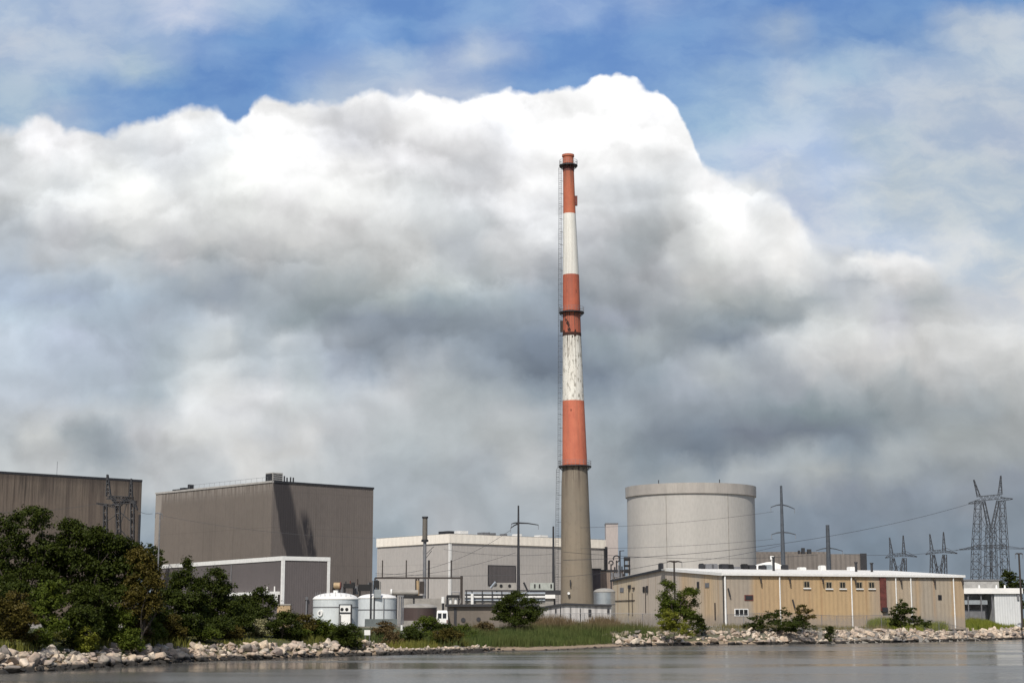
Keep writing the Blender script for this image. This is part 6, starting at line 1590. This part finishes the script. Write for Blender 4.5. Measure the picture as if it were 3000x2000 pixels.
def leaves(r, blobs, count, leaf, clump=0.5, per=30, flat=0.25):
    """blobs: (cx,cy,cz,rx,ry,rz); leaf quads in clumps spread through the crown, thicker near its skin"""
    count = int(count * 1.9); leaf = leaf * 0.72
    sub = []
    for b in blobs:                                                # break each mass into uneven boughs
        sub.append((b[0], b[1], b[2], b[3] * 0.8, b[4] * 0.8, b[5] * 0.8))
        for _ in range(7):
            e = r.normal(size=3); e /= np.linalg.norm(e); k = r.uniform(0.22, 0.5); q = r.uniform(0.62, 0.98)
            sub.append((b[0] + e[0] * b[3] * q, b[1] + e[1] * b[4] * q, b[2] + e[2] * b[5] * q, b[3] * k, b[4] * k, b[5] * k * r.uniform(0.7, 1.5)))
    blobs = np.array(sub, float)
    vol = blobs[:, 3] * blobs[:, 4] * blobs[:, 5]; pr = vol ** 0.75; pr /= pr.sum()
    nc = max(4, count // per)
    bi = r.choice(len(blobs), nc, p=pr)
    d = r.normal(size=(nc, 3)); d /= np.linalg.norm(d, axis=1)[:, None]
    d[:, 2] = np.where(d[:, 2] < -0.5, -d[:, 2] * 0.6, d[:, 2])
    rad = 0.40 + 0.66 * r.random(nc) ** 0.7
    C = blobs[bi, :3] + d * blobs[bi, 3:] * rad[:, None]
    cs = clump * (0.35 + 0.85 * r.random(nc))
    P = np.repeat(C, per, axis=0) + r.normal(size=(nc * per, 3)) * np.repeat(cs, per)[:, None] * np.array([1, 1, 0.62]) * 0.55
    D_ = np.repeat(d, per, axis=0)
    n = r.normal(size=P.shape) * 0.75 + D_ * 0.5 + np.array([0, 0, 0.55]); n /= np.linalg.norm(n, axis=1)[:, None]
    a = np.cross(n, r.normal(size=P.shape)); a /= np.linalg.norm(a, axis=1)[:, None]
    b = np.cross(n, a)
    s = (leaf * (0.55 + 0.9 * r.random(len(P))))[:, None]
    k = len(P)
    co = np.stack([P - a * s, P + b * s * 0.55 - a * s * 0.1, P + a * s, P - b * s * 0.55 + a * s * 0.1], 1).reshape(-1, 3)
    q = np.arange(k * 4).reshape(-1, 4)
    return co, q, C

def limb(mb, p0, p1, r0, r1, r, bend=0.12):
    p0, p1 = Vector(p0), Vector(p1); L = (p1 - p0).length; pts = []
    off = Vector(r.normal(size=3)) * L * bend
    for k in range(5):
        f = k / 4; pts.append(p0.lerp(p1, f) + off * math.sin(math.pi * f))
    for k in range(4):
        mb.tube(pts[k], pts[k + 1], r0 + (r1 - r0) * k / 4, r0 + (r1 - r0) * (k + 1) / 4, n=6, caps=False)

def plant(name, label, cat, px, D, top, w_px, mat, count, leaf, seed, blobs=None, trunk=0.16, group=None, clear=0.12, clump=0.5, trunk_name='trunk', sparse=False, lean=0.0):
    """top: photo y of its top; w_px: its width in photo pixels; crown made of several unequal blobs unless given"""
    r = np.random.default_rng(seed)
    x = gx(px, D); y = D; z0 = gh(x, y); zt = gz(top, D); h = zt - z0
    w_ = w_px * D / FPX / 2
    t = thing(name, (x, y, z0), label, cat, group)
    bl = []
    if blobs:
        for bpx, bpy, brx, brz in blobs:                           # photo position and radii in px
            s = D / FPX; bl.append((gx(bpx, D, bpy), y + r.uniform(-0.4, 0.4) * w_, gz(bpy, D), brx * s, brx * s * 0.9, brz * s))
    else:
        bl.append((x, y, z0 + h * (clear + (1 - clear) * 0.48), w_ * 0.72, w_ * 0.72, h * (1 - clear) * 0.44))
        for k in range(7):
            an = r.uniform(0, 6.28); q = r.uniform(0.35, 0.75); zz = r.uniform(clear + 0.12, 0.86)
            sz = r.uniform(0.28, 0.5)
            bl.append((x + math.cos(an) * w_ * q, y + math.sin(an) * w_ * q, z0 + h * zz, w_ * sz, w_ * sz, min(h * 0.22, w_ * sz)))
        bl.append((x + w_ * r.uniform(-0.25, 0.25), y, zt - h * 0.13, w_ * 0.36, w_ * 0.36, h * 0.13))
    co, q, C = leaves(r, bl, count, leaf, clump)
    low = co[:, 2].reshape(-1, 4).min(1) > z0 - 0.05
    q = q[low]
    co -= np.array([x, y, z0])
    o = np_mesh('crown', co, quads=q, mat=LF[mat]); COL.objects.link(o); o.parent = t
    mb = MB()
    fork = Vector((x + lean * w_, y, z0 + h * max(clear, 0.18)))
    limb(mb, (x, y, z0 - 0.3), fork, trunk, trunk * 0.75, r, 0.05)
    order = np.argsort(-np.linalg.norm(C - np.array(fork), axis=1))
    for k in range(min(len(bl), 9)):
        limb(mb, fork, bl[k][:3], trunk * 0.6, trunk * 0.18, r)
    for k in order[:26]:
        b_ = bl[int(np.argmin([np.linalg.norm(C[k] - np.array(q_[:3])) for q_ in bl]))]
        limb(mb, b_[:3], C[k], trunk * 0.2, 0.02, r)
    part(mb, trunk_name, M['bark'], t)
    return t

TG = None
tree = lambda *a, **k: plant('tree', *a, **k)
bush = lambda *a, **k: plant('shrub', *a, trunk_name='stem', **{**dict(trunk=0.06, clear=0.0, clump=0.35), **k})

# the dark mass at the left, back row first
tree('tallest dark green tree, cut by the left edge of the photo', 'tree', 75, 150, 1462, 260, 'deep', 15000, 0.17, 1, blobs=[(20, 1560, 80, 60), (75, 1505, 62, 40), (130, 1530, 50, 42), (60, 1640, 110, 75), (150, 1620, 60, 60), (-40, 1520, 60, 45), (-60, 1640, 80, 80), (110, 1700, 90, 60), (20, 1730, 80, 60)])
tree('dark tree with a pointed crown second from the left edge', 'tree', 228, 152, 1508, 190, 'deep', 12000, 0.17, 2, blobs=[(215, 1545, 38, 34), (250, 1570, 42, 36), (190, 1580, 40, 40), (225, 1640, 70, 55), (175, 1680, 60, 50), (270, 1650, 48, 50), (220, 1730, 80, 55)])
tree('broad dark tree in front of the lattice tower legs', 'tree', 335, 151, 1545, 200, 'deep', 12000, 0.17, 3, blobs=[(300, 1580, 42, 32), (345, 1595, 46, 34), (385, 1615, 40, 34), (325, 1650, 72, 52), (390, 1670, 48, 46), (290, 1690, 60, 50), (345, 1740, 85, 55)])
tree('olive brown tree at the right end of the tall left group', 'tree', 420, 149, 1588, 130, 'olive', 8000, 0.16, 4, blobs=[(400, 1620, 32, 28), (432, 1650, 30, 30), (410, 1690, 46, 42), (448, 1710, 24, 36), (400, 1760, 48, 50), (445, 1775, 34, 40)])
tree('dark tree with a narrow pointed top in front of the white trimmed block', 'tree', 545, 172, 1635, 180, 'deep', 11000, 0.16, 5, blobs=[(545, 1660, 17, 26), (520, 1700, 34, 34), (560, 1705, 34, 36), (500, 1750, 44, 44), (555, 1770, 60, 52), (500, 1815, 62, 40), (585, 1800, 50, 44)])
tree('dark tree with a ragged flat top right of the narrow pointed one', 'tree', 632, 174, 1656, 160, 'deep', 10000, 0.16, 6, blobs=[(625, 1678, 22, 20), (648, 1690, 20, 22), (605, 1715, 34, 30), (648, 1730, 36, 32), (620, 1775, 58, 46), (672, 1775, 34, 36), (630, 1820, 62, 38)])
tree('small dark tree beneath the white door canopy', 'tree', 768, 182, 1714, 120, 'deep', 5500, 0.15, 7, blobs=[(768, 1735, 18, 18), (750, 1760, 24, 22), (785, 1765, 24, 22), (765, 1795, 44, 30), (725, 1790, 26, 28)])
tree('low dark tree between the flat topped tree and the canopy', 'tree', 700, 178, 1738, 110, 'deep', 5500, 0.15, 8)
# shrubs in front of them
bush('olive shrub at the bottom left corner above the boulders', 'shrub', 30, 132, 1735, 190, 'olive', 6500, 0.14, 11)
bush('bright green shrub rising beside the bare grey stems at left', 'shrub', 150, 138, 1692, 115, 'green', 6000, 0.14, 12, blobs=[(155, 1722, 34, 30), (130, 1745, 36, 30), (165, 1770, 40, 34), (125, 1800, 48, 40), (160, 1830, 44, 34)])
bush('dark green shrub under the second tree from the left', 'shrub', 235, 143, 1775, 150, 'deep', 5500, 0.14, 13)
bush('sunlit green shrub on the boulders under the broad dark tree', 'shrub', 345, 149, 1772, 150, 'green', 6000, 0.14, 14)
bush('low bright shrub spilling over the boulders beside a purple brown one', 'shrub', 450, 156, 1812, 140, 'green', 5000, 0.13, 15)
bush('purple brown shrub between two green shrubs above the boulders', 'shrub', 405, 153, 1780, 90, 'brown', 3200, 0.13, 16)
bush('small yellow green tuft at the water end of the leftmost boulders', 'shrub', 120, 136, 1840, 90, 'green', 2600, 0.12, 17)
bush('dark shrub under the narrow pointed tree', 'shrub', 540, 163, 1800, 130, 'deep', 4500, 0.13, 18)
bush('dark shrub under the flat topped tree', 'shrub', 650, 167, 1802, 120, 'deep', 4200, 0.13, 19)
bush('pale silvery leaved shrub standing out among the dark shrubs', 'shrub', 762, 175, 1812, 85, 'pale', 2200, 0.12, 20)
bush('dark green shrub right of the pale silvery one', 'shrub', 830, 176, 1790, 110, 'deep', 4200, 0.13, 21)
bush('brownish shrub at the foot of the large white tank', 'shrub', 890, 180, 1800, 100, 'olive', 3500, 0.13, 22)
bush('green shrub below the left side of the large white tank', 'shrub', 935, 182, 1812, 95, 'green', 3400, 0.13, 23)
bush('very dark shrub reaching down to the water at the end of the near boulders', 'shrub', 1018, 181, 1822, 95, 'deep', 5200, 0.13, 24, blobs=[(1005, 1845, 30, 24), (1035, 1850, 28, 26), (1020, 1878, 40, 26), (985, 1870, 28, 26), (1045, 1890, 18, 16)])
bush('small green shrub left of the blank white board', 'shrub', 970, 184, 1835, 70, 'green', 2200, 0.12, 25)
bush('dark brown shrub right of the blank white board', 'shrub', 1125, 212, 1818, 90, 'brown', 3000, 0.13, 26)
bush('low dry brown shrub above the stones below the smaller tank', 'shrub', 1150, 205, 1848, 100, 'brown', 2400, 0.12, 27)
bush('rounded bright green shrub below the squat brown tank', 'shrub', 1245, 216, 1806, 110, 'green', 4200, 0.13, 28)
bush('dark shrub right of the rounded bright green one', 'shrub', 1300, 212, 1826, 80, 'deep', 3000, 0.13, 29)
bush('low green shrub at the left end of the reeds', 'shrub', 1365, 214, 1825, 95, 'green', 3200, 0.13, 30)
bush('dark shrub between the bright rounded shrub and the stones', 'shrub', 1205, 206, 1838, 90, 'deep', 2800, 0.13, 44)
bush('olive shrub above the stones left of the reeds', 'shrub', 1320, 206, 1842, 110, 'olive', 3200, 0.13, 45)
bush('reddish brown shrub in front of the low brown building wall', 'shrub', 1425, 226, 1822, 90, 'brown', 2600, 0.13, 47)
bush('dark undergrowth filling the foot of the tallest left tree', 'shrub', 60, 142, 1700, 230, 'deep', 7000, 0.15, 48)
bush('dark undergrowth between the second tree and the broad tree', 'shrub', 275, 147, 1715, 200, 'deep', 7000, 0.15, 49)
bush('dark undergrowth at the foot of the olive brown tree', 'shrub', 455, 160, 1740, 130, 'deep', 5000, 0.14, 50)
bush('olive undergrowth right of the purple brown shrub', 'shrub', 505, 160, 1800, 100, 'olive', 3500, 0.13, 51)
bush('dark shrub filling the space below the low dark tree', 'shrub', 715, 172, 1800, 90, 'deep', 3400, 0.13, 52)
for k_, (px_, D_, top_, w2_, mt_, lab_) in enumerate((
    (250, 141, 1838, 90, 'bright', 'low bright green tuft above the boulders under the dark undergrowth'),
    (390, 147, 1842, 80, 'green', 'low mid green tuft above the boulders left of the purple brown shrub'),
    (600, 164, 1838, 110, 'green', 'low leafy green shrub in front of the narrow pointed tree'),
    (690, 170, 1836, 90, 'olive', 'low olive shrub left of the pale silvery shrub'),
    (860, 178, 1836, 90, 'green', 'low green shrub in front of the brownish shrub by the large tank'),
    (1270, 207, 1852, 80, 'green', 'low green shrub just above the stones below the parked van'))):
    bush(lab_, 'shrub', px_, D_, top_, w2_, mt_, 2600, 0.12, 70 + k_)
tree('round dark tree on the shore in front of the low brown building', 'tree', 1515, 236, 1722, 150, 'deep', 11000, 0.15, 31, blobs=[(1520, 1748, 28, 22), (1490, 1765, 30, 22), (1545, 1766, 26, 22), (1460, 1780, 20, 16), (1505, 1792, 48, 24), (1540, 1800, 36, 20), (1510, 1818, 50, 16), (1470, 1805, 26, 16), (1568, 1790, 22, 18)], clear=0.12)
tree('loose open tree with pale bark in front of the tan gable wall', 'tree', 1978, 256, 1692, 120, 'green', 8500, 0.16, 32, blobs=[(1957, 1718, 20, 22), (1942, 1750, 18, 24), (1962, 1765, 28, 30), (2022, 1738, 22, 20), (1995, 1752, 18, 22), (2032, 1765, 14, 20), (1955, 1795, 28, 28), (2005, 1795, 28, 26), (1985, 1780, 26, 26)], clear=0.15, clump=0.6)
bush('bright yellow green shrub at the foot of the loose open tree', 'shrub', 1968, 247, 1782, 95, 'bright', 4600, 0.14, 33, blobs=[(1965, 1805, 28, 20), (1945, 1830, 28, 22), (1985, 1835, 36, 22), (2005, 1850, 26, 14)])
bush('dark shrub right of the bright yellow green shrub', 'shrub', 2040, 256, 1798, 70, 'deep', 3200, 0.14, 34)
bush('wide dark shrub on the riprap under the three small dark windows', 'shrub', 2275, 263, 1792, 200, 'deep', 8000, 0.15, 35, blobs=[(2215, 1815, 24, 16), (2255, 1808, 26, 22), (2300, 1800, 28, 22), (2345, 1818, 24, 18), (2280, 1828, 66, 18), (2330, 1834, 50, 14), (2230, 1838, 40, 13), (2200, 1832, 22, 12), (2300, 1845, 50, 9)])
bush('thin twiggy shrub with a leafy tuft right of the wide dark shrub', 'shrub', 2352, 266, 1768, 60, 'olive', 1500, 0.15, 36, blobs=[(2353, 1776, 12, 8), (2345, 1792, 16, 10), (2368, 1790, 10, 8), (2372, 1812, 14, 12), (2350, 1820, 16, 14)])
bush('small lone shrub among the boulders below the upper row of small windows', 'shrub', 2430, 268, 1832, 40, 'deep', 1200, 0.13, 37)
bush('rounded very dark shrub below the red duct of the warehouse', 'shrub', 2640, 276, 1752, 110, 'deep', 5600, 0.15, 38, blobs=[(2642, 1770, 18, 14), (2625, 1792, 28, 20), (2655, 1795, 26, 22), (2635, 1820, 42, 20), (2692, 1818, 24, 18), (2710, 1828, 16, 12)])
tree('dark rounded tree far behind the white shed at the right edge', 'tree', 2965, 420, 1672, 110, 'deep', 5000, 0.3, 39, clear=0.1)
tree('lower dark tree just left of the wooden pole behind the white shed', 'tree', 2925, 430, 1700, 80, 'deep', 3200, 0.3, 40, clear=0.1)
tree('dark tree standing in the gap between the streaked hall and the stained building', 'tree', 440, 330, 1592, 90, 'deep', 4500, 0.26, 41, clear=0.1)

def far_wood():
    r = np.random.default_rng(55); bl = []
    for k in range(230):
        x = r.uniform(-420, 460); y = 760 + 0.1 * abs(x) + r.uniform(-15, 25); h = r.uniform(5, 10)
        bl.append((x, y, 2.5 + h * 0.5, r.uniform(4, 8), 4, h * 0.6))
    co, q, _ = leaves(r, bl, 26000, 0.75, 1.6)
    o = np_mesh('far_woodland', co, quads=q, mat=LF['deep']); COL.objects.link(o)
    tag(o, 'low dark line of woods far behind the plant', 'woodland', kind='stuff')
far_wood()

def blades(name, label, cat, n, region, hfun, wd, mat, seed, lean=0.25):
    """region(r, n) -> x, y; thin tapered blades"""
    r = np.random.default_rng(seed)
    x, y = region(r, n)
    z, s, arc = ground_h(x, y); h = hfun(r, x, y, s)
    keep = (z > 0.12) & (h > 0.05); x, y, z, h = x[keep], y[keep], z[keep], h[keep]; n = len(x)
    an = r.uniform(0, 6.28, n); la = r.uniform(0, 6.28, n); l = np.abs(r.normal(size=n)) * lean * h
    wx, wy = np.cos(an) * wd, np.sin(an) * wd
    lx, ly = np.cos(la) * l, np.sin(la) * l
    B0 = np.stack([x - wx, y - wy, z - 0.05], 1); B1 = np.stack([x + wx, y + wy, z - 0.05], 1)
    M0 = np.stack([x - wx * .8 + lx * .3, y - wy * .8 + ly * .3, z + h * .6], 1); M1 = np.stack([x + wx * .8 + lx * .3, y + wy * .8 + ly * .3, z + h * .6], 1)
    T = np.stack([x + lx, y + ly, z + h], 1)
    co = np.stack([B0, B1, M1, M0, T], 1).reshape(-1, 3); i = np.arange(n) * 5
    q = np.stack([i, i + 1, i + 2, i + 3], 1); tr = np.stack([i + 3, i + 2, i + 4], 1)
    o = np_mesh(name, co, quads=q, tris=tr, mat=mat); COL.objects.link(o); tag(o, label, cat, kind='stuff'); return o

def reed_mat(name, g1, g2, tip, z0, z1):
    m, nt, bs = base_mat(name); ge = nt.n('ShaderNodeNewGeometry'); p = ge.outputs['Position']
    col = nt.mix(nt.mapr(nt.noise(p, 0.25, 4), 0.35, 0.65), g1, g2)
    col = nt.mix(nt.math('MULTIPLY', ge.outputs['Random Per Island'], 0.6), col, tuple(min(1, c * 1.9) for c in g2[:3]) + (1,))
    zz = nt.math('ADD', nt.sep(p)[2], nt.math('MULTIPLY', nt.math('SUBTRACT', nt.noise(p, 0.35, 4), 0.5), 2.0))
    col = nt.mix(nt.mapr(zz, z0, z1), col, tip)
    nt.link(col, bs.inputs['Base Color']); bs.inputs['Roughness'].default_value = 0.7; bs.inputs['Specular IOR Level'].default_value = 0.2
    return m
def reed_region(r, n):
    arc = r.uniform(ARC_M1 - 1, ARC_B1 + 9, n); s = 2.6 + r.random(n) ** 0.8 * 15
    P = [shore_pt(a) for a in arc]
    x = np.array([p[0] - p[3] * q for p, q in zip(P, s)]); y = np.array([p[1] + p[2] * q for p, q in zip(P, s)])
    return x, y
blades('reed_bed', 'dense bed of green reeds with brown feathery tops along the sandy shore', 'reeds', 31000, reed_region,
       lambda r, x, y, s: (1.35 + 0.7 * np.clip((s - 2.5) / 6, 0, 1)) * (0.62 + 0.5 * r.random(len(x))) * (0.85 + 0.25 * np.sin(x * 0.55 + np.sin(y * .4) * 2)), 0.028, reed_mat('reed_leaves', (0.034, 0.058, 0.012, 1), (0.060, 0.072, 0.020, 1), (0.14, 0.10, 0.055, 1), 2.3, 3.7), 61, 0.16)
def bank_region(a0, a1, s0, s1):
    def f(r, n):
        arc = r.uniform(a0, a1, n); s = r.uniform(s0, s1, n); P = [shore_pt(a) for a in arc]
        return np.array([p[0] - p[3] * q for p, q in zip(P, s)]), np.array([p[1] + p[2] * q for p, q in zip(P, s)])
    return f
patchy = lambda base, k: (lambda r, x, y, s: base * (0.4 + 0.9 * r.random(len(x))) * np.clip(0.55 + 0.9 * np.sin(x * k + 1.7 * np.sin(y * k * .7)), 0.12, 1.2))
blades('bank_grass', 'short olive grass on the bank between the near boulders and the dark shrubs', 'grass', 30000, bank_region(ARC_L0 + 10, ARC_M1 + 2, 2.9, 13), patchy(0.75, 0.5), 0.03, reed_mat('olive_grass', (0.065, 0.075, 0.014, 1), (0.11, 0.105, 0.02, 1), (0.15, 0.12, 0.05, 1), 3.3, 4.2), 62)
ARC_G = arc_of(74, 290)
blades('bank_grass', 'bright green grass between the white shed and the right hand boulders', 'grass', 30000, bank_region(ARC_G - 4, ARC_R1, 4.4, 12), lambda r, x, y, s: (0.75 + 0.9 * r.random(len(x))) * (1.0 + 0.3 * np.sin(x * 0.5)), 0.04, reed_mat('bright_grass', (0.075, 0.10, 0.014, 1), (0.13, 0.14, 0.02, 1), (0.16, 0.15, 0.05, 1), 3.6, 4.4), 63)
blades('bank_grass', 'sparse dry grass between the boulders and the warehouse fence', 'grass', 7000, bank_region(ARC_B1 - 2, ARC_G - 4, 5.0, 14), patchy(0.6, 0.6), 0.03, reed_mat('dry_grass', (0.09, 0.085, 0.035, 1), (0.14, 0.115, 0.055, 1), (0.2, 0.16, 0.09, 1), 3.2, 4.0), 64)
